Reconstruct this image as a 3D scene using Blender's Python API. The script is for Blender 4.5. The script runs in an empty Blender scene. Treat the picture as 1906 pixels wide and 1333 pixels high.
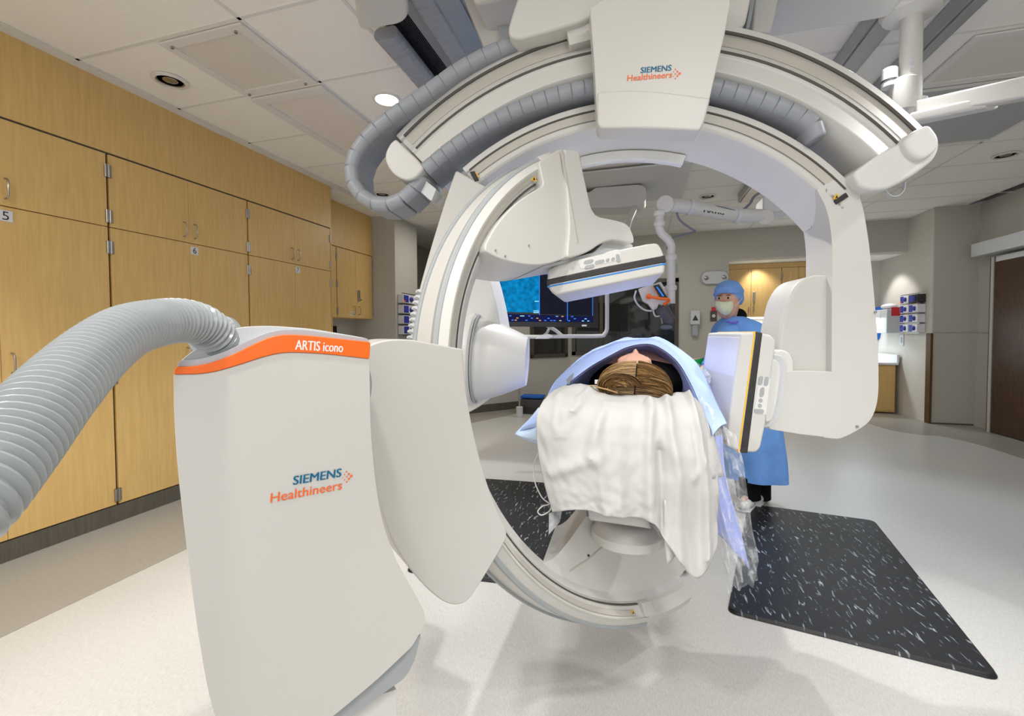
import bpy, bmesh, math, random
from mathutils import Vector, Matrix
random.seed(7)
SC = bpy.context.scene
COL = SC.collection
# ------------------------------------------------------------------ camera
CAMZ = 1.35
FPX, PCX, PCY = 829.73, 953.0, 646.84
YAW, PIT, ROL = math.radians(16.096), math.radians(-1.7426), math.radians(-0.2847)
_F = Vector((-math.sin(YAW)*math.cos(PIT), math.cos(YAW)*math.cos(PIT), math.sin(PIT)))
_R0 = Vector((math.cos(YAW), math.sin(YAW), 0)); _U0 = _R0.cross(_F)
RT = math.cos(ROL)*_R0 + math.sin(ROL)*_U0
UP = -math.sin(ROL)*_R0 + math.cos(ROL)*_U0
FW = _F
cam_d = bpy.data.cameras.new('camera'); cam = bpy.data.objects.new('camera', cam_d); COL.objects.link(cam)
m = Matrix((RT, UP, -FW)).transposed().to_4x4(); m.translation = Vector((0, 0, CAMZ)); cam.matrix_world = m
cam_d.sensor_width = 36; cam_d.lens = FPX/1906*36; cam_d.shift_y = (PCY-666.5)/1906; cam_d.clip_start = 0.02
SC.camera = cam
SC.view_settings.view_transform = 'Standard'; SC.view_settings.look = 'None'
SC.view_settings.exposure = 0.36; SC.view_settings.gamma = 1; SC.view_settings.use_curve_mapping = False
# ------------------------------------------------------------------ world and lights
wd = bpy.data.worlds.new('world'); SC.world = wd; wd.use_nodes = True
bg = wd.node_tree.nodes['Background']; bg.inputs[0].default_value = (1.0, 0.985, 0.965, 1); bg.inputs[1].default_value = 0.92

def area(name, loc, rot, sx, sy, power, col=(1, 0.97, 0.93)):
    l = bpy.data.lights.new(name, 'AREA'); l.shape = 'RECTANGLE'; l.size = sx; l.size_y = sy; l.energy = power; l.color = col
    o = bpy.data.objects.new(name, l); COL.objects.link(o); o.location = loc; o.rotation_euler = rot; return o
def spot(name, loc, target, power, ang=60, blend=.6, rad=.06, col=(1, 0.97, 0.93)):
    l = bpy.data.lights.new(name, 'SPOT'); l.energy = power; l.spot_size = math.radians(ang); l.spot_blend = blend
    l.shadow_soft_size = rad; l.color = col
    o = bpy.data.objects.new(name, l); COL.objects.link(o); o.location = loc
    o.rotation_euler = (Vector(target)-Vector(loc)).to_track_quat('-Z', 'Y').to_euler(); return o
area('fill_light', (-1.9, -0.3, 3.05), (0, 0, 0), 0.55, 1.2, 32)  # added fill near the ceiling behind the camera, no fixture there
area('fill_light', (0.9, -0.4, 3.05), (0, 0, 0), 0.55, 1.2, 34)  # second unseen fill behind the camera, added for brightness
area('fill_light', (2.6, 3.4, 3.05), (0, 0, 0), 0.5, 1.2, 8, (.9, .95, 1))  # weak added fill over the right side, no lit fixture there
spot('downlight_light', (-1.88, 3.07, 3.08), (-1.9, 3.0, 0), 110, 100, .6)
spot('downlight_light', (-2.0, 0.9, 3.08), (-2.9, 0.9, 0), 110, 80, .8)
spot('downlight_light', (-2.2, 5.2, 3.08), (-2.7, 5.2, 0), 70, 80, .8)
spot('ceiling_spot_light', (1.0, 0.5, 3.0), (0.9, 1.0, 0), 45, 75, .5, .05, (1, .98, .95))
spot('ceiling_spot_light', (1.25, 2.75, 3.05), (.2, 1.7, 0), 190, 90, .5, .03, (1, .985, .96))
spot('ceiling_spot_light', (-.35, 2.9, 3.05), (-.3, 1.6, 0), 120, 80, .5, .03, (1, .985, .96))
spot('ceiling_spot_light', (-0.6, 0.2, 3.0), (-0.5, 1.2, 0), 60, 80, .6, .07)
spot('ceiling_spot_light', (2.2, 1.9, 3.0), (1.3, 2.3, 1.6), 70, 70, .5, .06, (.98, .97, 1))
area('fill_light', (0.1, 6.9, 3.1), (0, 0, 0), 1.2, .55, 18, (1, .96, .9))  # added fill that brightens the rear of the room
area('fill_light', (-2.6, 6.4, 3.1), (0, 0, 0), .5, .9, 12, (1, .95, .87))  # added fill for the rear left walls
area('fill_light', (3.1, 6.6, 3.1), (0, 0, 0), .6, 1.1, 7, (.95, .96, 1))  # added fill for the rear right walls
spot('exam_light', (1.3, 4.6, 2.9), (1.6, 3.9, 0), 90, 70, .7, .08, (.75, .86, 1))
spot('exam_light', (-0.9, 3.9, 2.95), (-0.6, 3.2, 0), 80, 75, .7, .08, (.9, .93, 1))
spot('alcove_light', (2.0, 8.9, 2.6), (2.1, 9.2, 1.7), 22, 100, .8)
spot('alcove_light', (3.55, 8.9, 2.6), (4.05, 8.8, 1.5), 34, 80, .5)
area('under_cabinet_light', (2.2, 9.2, 1.6), (0, 0, 0), 1.6, .08, 12, (.8, .92, 1))
area('under_cabinet_light', (3.6, 9.1, 1.6), (0, 0, 0), .5, .08, 7, (.8, .92, 1))

# ------------------------------------------------------------------ pixel helpers
def ray(u, v): return ((u-PCX)*RT + (PCY-v)*UP)/FPX + FW
CO = Vector((0, 0, CAMZ))
def W(u, v, d): return CO + ray(u, v)*d
def WPn(u, v, p0, n):
    r = ray(u, v); return CO + r*((Vector(p0)-CO).dot(n)/r.dot(n))
def OZ(u, v, z): return WPn(u, v, (0, 0, z), Vector((0, 0, 1)))
def OX(u, v, x): return WPn(u, v, (x, 0, 0), Vector((1, 0, 0)))
def OY(u, v, y): return WPn(u, v, (0, y, 0), Vector((0, 1, 0)))

# ------------------------------------------------------------------ materials
def mat(name, col, rough=.5, metal=0, noise=0, scale=20, bump=0, spec=.5, emit=None, estr=1, coat=0, stretch=(1, 1, 1), col2=None, alpha=1, trans=0, ior=1.45):
    M = bpy.data.materials.new(name); M.use_nodes = True; nt = M.node_tree; b = nt.nodes['Principled BSDF']
    c = tuple(col)+(1,); b.inputs['Base Color'].default_value = c; b.inputs['Roughness'].default_value = rough
    b.inputs['Metallic'].default_value = metal; b.inputs['Specular IOR Level'].default_value = spec
    b.inputs['Coat Weight'].default_value = coat; b.inputs['Alpha'].default_value = alpha
    b.inputs['Transmission Weight'].default_value = trans; b.inputs['IOR'].default_value = ior
    if emit: b.inputs['Emission Color'].default_value = tuple(emit)+(1,); b.inputs['Emission Strength'].default_value = estr
    if noise or bump or col2:
        tc = nt.nodes.new('ShaderNodeTexCoord'); mp = nt.nodes.new('ShaderNodeMapping'); mp.inputs['Scale'].default_value = stretch
        nz = nt.nodes.new('ShaderNodeTexNoise'); nz.inputs['Scale'].default_value = scale; nz.inputs['Detail'].default_value = 4
        nt.links.new(tc.outputs['Object'], mp.inputs[0]); nt.links.new(mp.outputs[0], nz.inputs[0])
        if noise or col2:
            cr = nt.nodes.new('ShaderNodeValToRGB'); cr.color_ramp.elements[0].position = .3; cr.color_ramp.elements[1].position = .7
            lo = tuple(x*(1-noise) for x in col)+(1,) if not col2 else tuple(col2)+(1,)
            hi = tuple(min(1, x*(1+noise*.5)) for x in col)+(1,)
            cr.color_ramp.elements[0].color = lo; cr.color_ramp.elements[1].color = hi
            nt.links.new(nz.outputs[0], cr.inputs[0]); nt.links.new(cr.outputs[0], b.inputs['Base Color'])
        if bump:
            bp = nt.nodes.new('ShaderNodeBump'); bp.inputs['Strength'].default_value = bump; bp.inputs['Distance'].default_value = .01
            nt.links.new(nz.outputs[0], bp.inputs['Height']); nt.links.new(bp.outputs[0], b.inputs['Normal'])
    return M
MT = {}
MT['cream'] = mat('cream_plastic', (.61, .605, .58), .38, noise=.015, scale=3)
MT['white'] = mat('white_plastic', (.70, .70, .685), .35, noise=.01, scale=5)
MT['greyw'] = mat('light_grey_plastic', (.60, .62, .64), .4, noise=.02, scale=8)
MT['grey'] = mat('grey_plastic', (.36, .385, .40), .45, noise=.03, scale=8)
MT['chain'] = mat('grey_chain_plastic', (.30, .32, .355), .4, noise=.05, scale=14)
MT['hose'] = mat('grey_hose_rubber', (.36, .39, .41), .22, noise=.03, scale=6, coat=.4)
MT['dark'] = mat('dark_rubber', (.03, .03, .032), .5, noise=.2, scale=30)
MT['line'] = mat('dark_seam', (.09, .08, .07), .7, noise=.05)
MT['tan'] = mat('tan_rail', (.50, .48, .43), .4, noise=.03, scale=6)
MT['orange'] = mat('orange_band', (.93, .16, .015), .3, noise=.01)
MT['steel'] = mat('brushed_steel', (.40, .385, .36), .3, metal=1, noise=.05, scale=40)
MT['alu'] = mat('satin_aluminium', (.42, .43, .45), .38, metal=.6, noise=.04, scale=10)
MT['blk'] = mat('black_band', (.035, .033, .032), .38, noise=.3, scale=25, bump=.15)
MT['blue_l'] = mat('blue_stripe', (.06, .25, .62), .4, noise=.02)
MT['yellow'] = mat('yellow_stripe', (.85, .50, .02), .4, noise=.02)
MT['teal'] = mat('blue_lettering', (0, .13, .27), .5, noise=.01)
MT['otext'] = mat('orange_lettering', (.86, .15, .03), .5, noise=.01)
MT['btext'] = mat('black_lettering', (.03, .03, .03), .5, noise=.01)
MT['wtext'] = mat('white_lettering', (.85, .85, .85), .5, noise=.01)
MT['red'] = mat('red_plastic', (.6, .03, .03), .4, noise=.02)
MT['green'] = mat('green_glove', (.0, .34, .06), .45, noise=.15, scale=30, bump=.3)
MT['sheet'] = mat('white_cotton', (.57, .57, .56), .85, noise=.02, scale=7, bump=.12, spec=.2)
MT['drape'] = mat('blue_nonwoven', (.40, .48, .95), .8, noise=.06, scale=60, bump=.15, spec=.2)
MT['drape2'] = mat('blue_nonwoven_light', (.42, .55, .92), .8, noise=.05, scale=60, bump=.15, spec=.2)
MT['gown'] = mat('blue_gown', (.17, .38, .84), .75, noise=.12, scale=9, bump=.35, spec=.2)
MT['gownd'] = mat('deep_blue_fabric', (.03, .14, .55), .8, noise=.1, scale=20, spec=.2)
MT['cap'] = mat('blue_cap', (.22, .42, .86), .8, noise=.08, scale=25, bump=.3, spec=.2)
MT['mask'] = mat('pale_yellow_mask', (.78, .82, .60), .8, noise=.03, scale=30, bump=.1, spec=.2)
MT['purple'] = mat('purple_trim', (.20, .10, .62), .7, noise=.05)
MT['black'] = mat('black_fabric', (.008, .008, .009), .9, noise=.2, scale=40, spec=.1)
MT['skin'] = mat('skin', (.70, .40, .30), .5, noise=.05, scale=12)
MT['hair1'] = mat('brown_hair', (.062, .034, .015), .42, noise=.25, scale=30)
MT['hair2'] = mat('golden_hair', (.19, .105, .038), .4, noise=.2, scale=30)
MT['hair3'] = mat('blonde_hair', (.44, .28, .115), .4, noise=.15, scale=30)
MT['eye'] = mat('eye_dark', (.03, .018, .012), .2, noise=.1)
MT['bluebox'] = mat('blue_carton', (.03, .04, .32), .6, noise=.2, scale=30)
MT['whitebox'] = mat('white_carton', (.68, .68, .72), .6, noise=.03, scale=20)
MT['cable'] = mat('grey_cable', (.16, .18, .23), .4, noise=.02)
MT['black_gloss'] = mat('black_gloss', (.01, .01, .012), .15, noise=.05)
MT['bluelit_face'] = mat('violet_radiation_window', (.68, .69, .74), .3, noise=.02, scale=4)

def node_mat(name):
    M = bpy.data.materials.new(name); M.use_nodes = True; nt = M.node_tree
    return M, nt, nt.nodes['Principled BSDF']
def wood_mat(name, c1, c2, sc=9, rough=.38):
    M, nt, b = node_mat(name)
    tc = nt.nodes.new('ShaderNodeTexCoord'); mp = nt.nodes.new('ShaderNodeMapping'); mp.inputs['Scale'].default_value = (sc, sc, .7)
    n1 = nt.nodes.new('ShaderNodeTexNoise'); n1.inputs['Scale'].default_value = 6; n1.inputs['Detail'].default_value = 8
    n2 = nt.nodes.new('ShaderNodeTexNoise'); n2.inputs['Scale'].default_value = 90; n2.inputs['Detail'].default_value = 3
    mx = nt.nodes.new('ShaderNodeMath'); mx.operation = 'MULTIPLY_ADD'; mx.inputs[1].default_value = .35
    cr = nt.nodes.new('ShaderNodeValToRGB'); cr.color_ramp.elements[0].position = .38; cr.color_ramp.elements[1].position = .95
    cr.color_ramp.elements[0].color = (*c2, 1); cr.color_ramp.elements[1].color = (*c1, 1)
    nt.links.new(tc.outputs['Object'], mp.inputs[0]); nt.links.new(mp.outputs[0], n1.inputs[0]); nt.links.new(mp.outputs[0], n2.inputs[0])
    nt.links.new(n2.outputs[0], mx.inputs[0]); nt.links.new(n1.outputs[0], mx.inputs[2]); nt.links.new(mx.outputs[0], cr.inputs[0])
    nt.links.new(cr.outputs[0], b.inputs['Base Color']); b.inputs['Roughness'].default_value = rough
    return M
MT['wood'] = wood_mat('maple_laminate', (.72, .485, .185), (.60, .385, .135))
MT['darkwood'] = wood_mat('walnut_door', (.085, .035, .016), (.025, .012, .007), 4)
MT['woodedge'] = mat('dark_wood_edge', (.10, .05, .015), .6, noise=.1)

def floor_mat(name, base, dark):
    M, nt, b = node_mat(name)
    tc = nt.nodes.new('ShaderNodeTexCoord'); mp = nt.nodes.new('ShaderNodeMapping'); mp.inputs['Scale'].default_value = (70, 16, 1); mp.inputs['Rotation'].default_value = (0, 0, .15)
    n1 = nt.nodes.new('ShaderNodeTexNoise'); n1.inputs['Scale'].default_value = 3; n1.inputs['Detail'].default_value = 8; n1.inputs['Roughness'].default_value = .7
    cr = nt.nodes.new('ShaderNodeValToRGB'); cr.color_ramp.elements[0].position = .25; cr.color_ramp.elements[1].position = .6
    cr.color_ramp.elements[0].color = (*dark, 1); cr.color_ramp.elements[1].color = (*base, 1)
    nt.links.new(tc.outputs['Object'], mp.inputs[0]); nt.links.new(mp.outputs[0], n1.inputs[0]); nt.links.new(n1.outputs[0], cr.inputs[0])
    nt.links.new(cr.outputs[0], b.inputs['Base Color']); b.inputs['Roughness'].default_value = .33; b.inputs['Specular IOR Level'].default_value = .35
    return M
MT['floor'] = floor_mat('light_linoleum', (.565, .56, .54), (.42, .41, .385))
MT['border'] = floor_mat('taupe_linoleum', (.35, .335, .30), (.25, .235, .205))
MT['toe'] = floor_mat('dark_coved_base', (.115, .105, .085), (.075, .068, .055))
MT['wall'] = mat('grey_beige_paint', (.50, .485, .435), .7, noise=.02, scale=60, bump=.03)
MT['wallw'] = mat('pale_paint', (.62, .60, .55), .7, noise=.02, scale=60, bump=.03)
MT['ceil'] = mat('ceiling_tile', (.90, .88, .82), .9, noise=.03, scale=90, bump=.05)
MT['tbar'] = mat('ceiling_grid_white', (.74, .73, .70), .5, noise=.01)
MT['glass'] = mat('window_glass', (.03, .035, .035), .03, noise=0, alpha=.5, spec=.6)
MT['counter'] = mat('white_countertop', (.72, .73, .74), .3, noise=.02)
MT['ledw'] = mat('lamp_diffuser', (1, 1, 1), .4, emit=(1, .97, .92), estr=9)
MT['ledc'] = mat('led_strip', (1, 1, 1), .4, emit=(.8, .93, 1), estr=5)
MT['panel'] = mat('unlit_light_panel', (.80, .75, .69), .4, noise=.02, scale=80)

def clear_mat():
    M, nt, b = node_mat('clear_plastic_film')
    b.inputs['Base Color'].default_value = (.85, .88, .92, 1); b.inputs['Roughness'].default_value = .12
    tc = nt.nodes.new('ShaderNodeTexCoord'); nz = nt.nodes.new('ShaderNodeTexNoise'); nz.inputs['Scale'].default_value = 16; nz.inputs['Detail'].default_value = 5; nz.inputs['Distortion'].default_value = 1.2
    cr = nt.nodes.new('ShaderNodeValToRGB'); cr.color_ramp.elements[0].position = .42; cr.color_ramp.elements[1].position = .72
    cr.color_ramp.elements[0].color = (.14, .14, .14, 1); cr.color_ramp.elements[1].color = (.5, .5, .5, 1)
    bp = nt.nodes.new('ShaderNodeBump'); bp.inputs['Strength'].default_value = .8; bp.inputs['Distance'].default_value = .02
    nt.links.new(tc.outputs['Object'], nz.inputs[0]); nt.links.new(nz.outputs[0], cr.inputs[0]); nt.links.new(cr.outputs[0], b.inputs['Alpha'])
    nt.links.new(nz.outputs[0], bp.inputs['Height']); nt.links.new(bp.outputs[0], b.inputs['Normal'])
    return M
MT['clear'] = clear_mat()
def mat_mat():
    M, nt, b = node_mat('black_marbled_rubber')
    tc = nt.nodes.new('ShaderNodeTexCoord'); mp = nt.nodes.new('ShaderNodeMapping'); mp.inputs['Scale'].default_value = (26, 6, 1); mp.inputs['Rotation'].default_value = (0, 0, .25)
    n1 = nt.nodes.new('ShaderNodeTexNoise'); n1.inputs['Scale'].default_value = 2.2; n1.inputs['Detail'].default_value = 5; n1.inputs['Distortion'].default_value = .6
    cr = nt.nodes.new('ShaderNodeValToRGB'); cr.color_ramp.elements[0].position = .60; cr.color_ramp.elements[1].position = .70
    cr.color_ramp.elements[0].color = (.012, .013, .015, 1); cr.color_ramp.elements[1].color = (.30, .33, .38, 1)
    nt.links.new(tc.outputs['Object'], mp.inputs[0]); nt.links.new(mp.outputs[0], n1.inputs[0]); nt.links.new(n1.outputs[0], cr.inputs[0])
    nt.links.new(cr.outputs[0], b.inputs['Base Color']); b.inputs['Roughness'].default_value = .42; b.inputs['Specular IOR Level'].default_value = .3
    return M
MT['matm'] = mat_mat()
def screen_mat():
    M, nt, b = node_mat('fluoroscopy_image')
    tc = nt.nodes.new('ShaderNodeTexCoord'); n1 = nt.nodes.new('ShaderNodeTexNoise'); n1.inputs['Scale'].default_value = 26; n1.inputs['Detail'].default_value = 6
    cr = nt.nodes.new('ShaderNodeValToRGB'); cr.color_ramp.elements[0].position = .3; cr.color_ramp.elements[1].position = .72
    cr.color_ramp.elements[0].color = (0, .11, .26, 1); cr.color_ramp.elements[1].color = (.0, .27, .62, 1)
    nt.links.new(tc.outputs['Object'], n1.inputs[0]); nt.links.new(n1.outputs[0], cr.inputs[0]); nt.links.new(cr.outputs[0], b.inputs['Emission Color'])
    b.inputs['Emission Strength'].default_value = .85; b.inputs['Base Color'].default_value = (0, 0, 0, 1); b.inputs['Roughness'].default_value = .5; b.inputs['Specular IOR Level'].default_value = .05
    return M
MT['screen'] = screen_mat()
MT['scr_dark'] = mat('screen_dark', (.002, .002, .003), .5, spec=.05, emit=(.006, .007, .014), estr=1)
MT['scr_nav'] = mat('screen_navy', (.002, .002, .005), .5, spec=.05, emit=(.004, .006, .045), estr=1)
MT['scr_blue'] = mat('screen_blue_marks', (0, 0, 0), .3, emit=(.02, .22, .95), estr=.9)
MT['scr_cyan'] = mat('screen_cyan_marks', (0, 0, 0), .3, emit=(.25, .65, .95), estr=.9)
MT['scr_org'] = mat('screen_orange_marks', (0, 0, 0), .3, emit=(.8, .35, .08), estr=.8)
MT['scr_yel'] = mat('screen_yellow_marks', (0, 0, 0), .3, emit=(.6, .6, .1), estr=.8)

# ------------------------------------------------------------------ object helpers
def link(name, me, m, parent=None):
    o = bpy.data.objects.new(name, me); COL.objects.link(o)
    for mm in (m if isinstance(m, (list, tuple)) else [m]): me.materials.append(mm)
    if parent is not None: o.parent = parent; o.matrix_parent_inverse = parent_world(parent).inverted()
    return o
def parent_world(p):
    mw = p.matrix_basis.copy()
    if p.parent: mw = parent_world(p.parent) @ p.matrix_parent_inverse @ mw
    return mw
def thing(name, label, cat, loc=(0, 0, 0), group=None):
    o = bpy.data.objects.new(name, None); COL.objects.link(o); o.location = loc; o.empty_display_size = .05
    o['label'] = label; o['category'] = cat
    if group: o['group'] = group
    return o
def tag(o, label, cat, group=None):
    o['label'] = label; o['category'] = cat
    if group: o['group'] = group
    return o
def struct(o): o['kind'] = 'structure'; return o
def bm_obj(name, bm, m, parent=None, smooth=False, bevel=0, seg=3, ang=30, sub=0, solid=0):
    bmesh.ops.recalc_face_normals(bm, faces=bm.faces)
    me = bpy.data.meshes.new(name); bm.to_mesh(me); bm.free()
    o = link(name, me, m, parent)
    if solid:
        s = o.modifiers.new('solid', 'SOLIDIFY'); s.thickness = solid; s.offset = 0
    if bevel:
        b = o.modifiers.new('bevel', 'BEVEL'); b.width = bevel; b.segments = seg; b.limit_method = 'ANGLE'; b.angle_limit = math.radians(ang); b.use_clamp_overlap = True
    if sub:
        s = o.modifiers.new('sub', 'SUBSURF'); s.levels = sub; s.render_levels = sub
    if smooth or bevel or sub:
        for p in me.polygons: p.use_smooth = True
        if not sub:
            try: me.set_sharp_from_angle(angle=math.radians(40))
            except Exception: pass
            if bevel:
                w = o.modifiers.new('wn', 'WEIGHTED_NORMAL'); w.keep_sharp = False
                for e in me.edges: e.use_edge_sharp = False
    return o
def box_bm(bm, p0, p1, mtx=None):
    r = bmesh.ops.create_cube(bm, size=1)
    c = (Vector(p0)+Vector(p1))/2; s = Vector(p1)-Vector(p0)
    for v in r['verts']:
        v.co = Vector((v.co.x*s.x, v.co.y*s.y, v.co.z*s.z)) + c
        if mtx: v.co = mtx @ v.co
    return r['verts']
def box(name, p0, p1, m, parent=None, bevel=0, mtx=None):
    bm = bmesh.new(); box_bm(bm, p0, p1, mtx); return bm_obj(name, bm, m, parent, bevel=bevel)
def obox(name, c, ex, ey, ez, m, parent=None, bevel=0):
    """box centred at c with half-extent vectors ex, ey, ez"""
    bm = bmesh.new(); vs = []
    c = Vector(c); ex = Vector(ex); ey = Vector(ey); ez = Vector(ez)
    for a in (-1, 1):
        for b in (-1, 1):
            for d in (-1, 1): vs.append(bm.verts.new(c+a*ex+b*ey+d*ez))
    for f in ((0, 1, 3, 2), (4, 6, 7, 5), (0, 4, 5, 1), (2, 3, 7, 6), (0, 2, 6, 4), (1, 5, 7, 3)): bm.faces.new([vs[i] for i in f])
    return bm_obj(name, bm, m, parent, bevel=bevel)
def fillet(pts, r, n=5):
    out = []; N = len(pts)
    for i in range(N):
        p = Vector(pts[i][:2]); a = Vector(pts[i-1][:2]); b = Vector(pts[(i+1) % N][:2])
        rr = pts[i][2] if len(pts[i]) > 2 else r
        if rr <= 0: out.append(p); continue
        da = min(rr, (a-p).length*.48); db = min(rr, (b-p).length*.48)
        s = p+(a-p).normalized()*da; e = p+(b-p).normalized()*db
        for k in range(n+1):
            t = k/n; out.append(s*(1-t)**2 + p*2*t*(1-t) + e*t*t)
    return out
def slab(name, px, p0, n, ext, m, parent=None, r=8, bevel=.012, seg=4, back=1.0, nf=5):
    """outline (pixels) laid on the plane (p0, n), given real depth along ext (vector)"""
    n = Vector(n); pts = fillet(px, r, nf) if r or any(len(q) > 2 for q in px) else [Vector(q) for q in px]
    P = [WPn(q[0], q[1], p0, n) for q in pts]
    return prism(name, P, ext, m, parent, bevel, seg, back)
def prism(name, P, ext, m, parent=None, bevel=.01, seg=4, back=1.0):
    ext = Vector(ext); bm = bmesh.new(); c = sum((Vector(p) for p in P), Vector())/len(P)
    a = [bm.verts.new(p) for p in P]; b = [bm.verts.new(c+(Vector(p)-c)*back+ext) for p in P]
    bm.faces.new(a); bm.faces.new(b[::-1])
    for i in range(len(P)): bm.faces.new((a[i-1], a[i], b[i], b[i-1]))
    return bm_obj(name, bm, m, parent, bevel=bevel, seg=seg, ang=50)
def catmull(P, n=8, closed=False):
    P = [Vector(p) for p in P]; out = []; N = len(P)
    rng = range(N) if closed else range(N-1)
    for i in rng:
        p0 = P[(i-1) % N] if closed or i > 0 else P[0]*2-P[1]
        p1 = P[i]; p2 = P[(i+1) % N]
        p3 = P[(i+2) % N] if closed or i+2 < N else P[-1]*2-P[-2]
        for k in range(n):
            t = k/n
            out.append(.5*((2*p1)+(p2-p0)*t+(2*p0-5*p1+4*p2-p3)*t*t+(3*p1-p0-3*p2+p3)*t**3))
    if not closed: out.append(P[-1])
    return out
def tube_bm(bm, pts, rad, ns=12, cap=True):
    pts = [Vector(p) for p in pts]; rings = []; up = None
    for i, p in enumerate(pts):
        t = (pts[min(i+1, len(pts)-1)]-pts[max(i-1, 0)]).normalized()
        if up is None:
            up = t.orthogonal().normalized()
        up = (up - t*up.dot(t)).normalized(); s = t.cross(up)
        r = rad(i/(len(pts)-1)) if callable(rad) else (rad[i] if isinstance(rad, (list, tuple)) else rad)
        rings.append([bm.verts.new(p+(up*math.cos(a)+s*math.sin(a))*r) for a in [2*math.pi*k/ns for k in range(ns)]])
    for i in range(len(rings)-1):
        for k in range(ns): bm.faces.new((rings[i][k], rings[i][(k+1) % ns], rings[i+1][(k+1) % ns], rings[i+1][k]))
    if cap: bm.faces.new(rings[0][::-1]); bm.faces.new(rings[-1])
def tube(name, pts, rad, m, parent=None, ns=12):
    bm = bmesh.new(); tube_bm(bm, pts, rad, ns); return bm_obj(name, bm, m, parent, smooth=True)
def lathe(name, prof, origin, axis, m, parent=None, ns=40, sx=1, sy=1, bevel=0):
    """prof: (radius, height along axis)"""
    axis = Vector(axis).normalized(); a = axis.orthogonal().normalized()
    if abs(axis.z) < .9: a = Vector((0, 0, 1)); a = (a-axis*a.dot(axis)).normalized()
    b = axis.cross(a); o = Vector(origin); bm = bmesh.new(); rings = []
    for r, h in prof:
        rings.append([bm.verts.new(o+axis*h+(a*math.cos(t)*sx+b*math.sin(t)*sy)*max(r, 1e-5)) for t in [2*math.pi*k/ns for k in range(ns)]])
    for i in range(len(rings)-1):
        for k in range(ns): bm.faces.new((rings[i][k], rings[i][(k+1) % ns], rings[i+1][(k+1) % ns], rings[i+1][k]))
    bm.faces.new(rings[0][::-1]); bm.faces.new(rings[-1])
    return bm_obj(name, bm, m, parent, smooth=True, bevel=bevel)
class Ring:
    def __init__(s, c, az, tilt=0):
        s.c = Vector(c); s.w = Vector((math.cos(az), math.sin(az), 0)); n0 = Vector((-math.sin(az), math.cos(az), 0))
        s.up = math.cos(tilt)*Vector((0, 0, 1))+math.sin(tilt)*n0
        s.n = -s.up.cross(s.w)*-1 if False else s.w.cross(s.up)*-1
    def pt(s, deg, R, o=0):
        t = math.radians(deg); return s.c+s.n*o+(s.w*math.cos(t)+s.up*math.sin(t))*R
    def sweep(s, name, prof, t0, t1, m, parent=None, step=2.0, bevel=.004, seg=2):
        n = max(2, int(abs(t1-t0)/step)); bm = bmesh.new(); rings = []
        for i in range(n+1):
            t = t0+(t1-t0)*i/n; rings.append([bm.verts.new(s.pt(t, R, o)) for R, o in prof])
        k = len(prof)
        for i in range(n):
            for j in range(k): bm.faces.new((rings[i][j], rings[i][(j+1) % k], rings[i+1][(j+1) % k], rings[i+1][j]))
        bm.faces.new(rings[0]); bm.faces.new(rings[-1][::-1])
        return bm_obj(name, bm, m, parent, bevel=bevel, seg=seg, ang=25) if bevel else bm_obj(name, bm, m, parent, smooth=True)
_font_cache = {}
def text(s, origin, ex, ez, width, m, parent, name='lettering', shear=0, bold=0, height=None):
    cu = bpy.data.curves.new('t', 'FONT'); cu.body = s; cu.extrude = 0; cu.shear = shear; cu.offset = 0; cu.size = 1; cu.resolution_u = 3
    ob = bpy.data.objects.new('t', cu); COL.objects.link(ob)
    dg = bpy.context.evaluated_depsgraph_get(); dg.update()
    me = bpy.data.meshes.new_from_object(ob.evaluated_get(dg)); bpy.data.objects.remove(ob); bpy.data.curves.remove(cu)
    xs = [v.co.x for v in me.vertices]; ys = [v.co.y for v in me.vertices]
    k = width/(max(xs)-min(xs)); kz = k if height is None else height/(max(ys)-min(ys))
    x0 = min(xs); y0 = min(ys) if height is not None else 0
    ex = Vector(ex).normalized(); ez = Vector(ez).normalized(); o = Vector(origin)
    for v in me.vertices: v.co = o+ex*(v.co.x-x0)*k+ez*(v.co.y-y0)*kz
    me.name = name
    if bold:
        bm = bmesh.new(); bm.from_mesh(me); n_ = ex.cross(ez)
        for q in (1, 2):
            d_ = bmesh.ops.duplicate(bm, geom=list(bm.verts)[:len(me.vertices)]+list(bm.edges)[:len(me.edges)]+list(bm.faces)[:len(me.polygons)])
            for v in d_['geom']:
                if isinstance(v, bmesh.types.BMVert): v.co += ex*k*bold*1.3*q+n_*.00005*q
        bm.to_mesh(me); bm.free()
    return link(name, me, m, parent)
def dots(origin, ex, ez, size, m, parent):
    bm = bmesh.new(); ex = Vector(ex).normalized(); ez = Vector(ez).normalized()
    for (x, z, r) in [(1, 0, .17), (.72, .3, .13), (.72, -.3, .13), (.45, 0, .1), (.45, .62, .1), (.45, -.62, .1), (.2, .32, .075), (.2, -.32, .075), (0, 0, .05)]:
        c = Vector(origin)+ex*x*size+ez*z*size
        bm.faces.new([bm.verts.new(c+(ex*math.cos(a)+ez*math.sin(a))*r*size) for a in [k*math.pi/6 for k in range(12)]])
    return bm_obj('dot_emblem', bm, m, parent)
def net(name, rows, m, parent=None, nu=6, nv=6, solid=.003, warp=None):
    """smooth sheet through a control net of world points"""
    R = [catmull(r, nu) for r in rows]; cols = list(zip(*R)); C = [catmull(c, nv) for c in cols]
    H = len(C[0]); Wd = len(C); bm = bmesh.new()
    V = []
    for i in range(H):
        row = []
        for j in range(Wd):
            p = C[j][i]
            if warp: p = warp(p.copy(), j/(Wd-1), i/(H-1))
            row.append(bm.verts.new(p))
        V.append(row)
    for i in range(H-1):
        for j in range(Wd-1): bm.faces.new((V[i][j], V[i][j+1], V[i+1][j+1], V[i+1][j]))
    return bm_obj(name, bm, m, parent, smooth=True, solid=solid)
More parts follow.
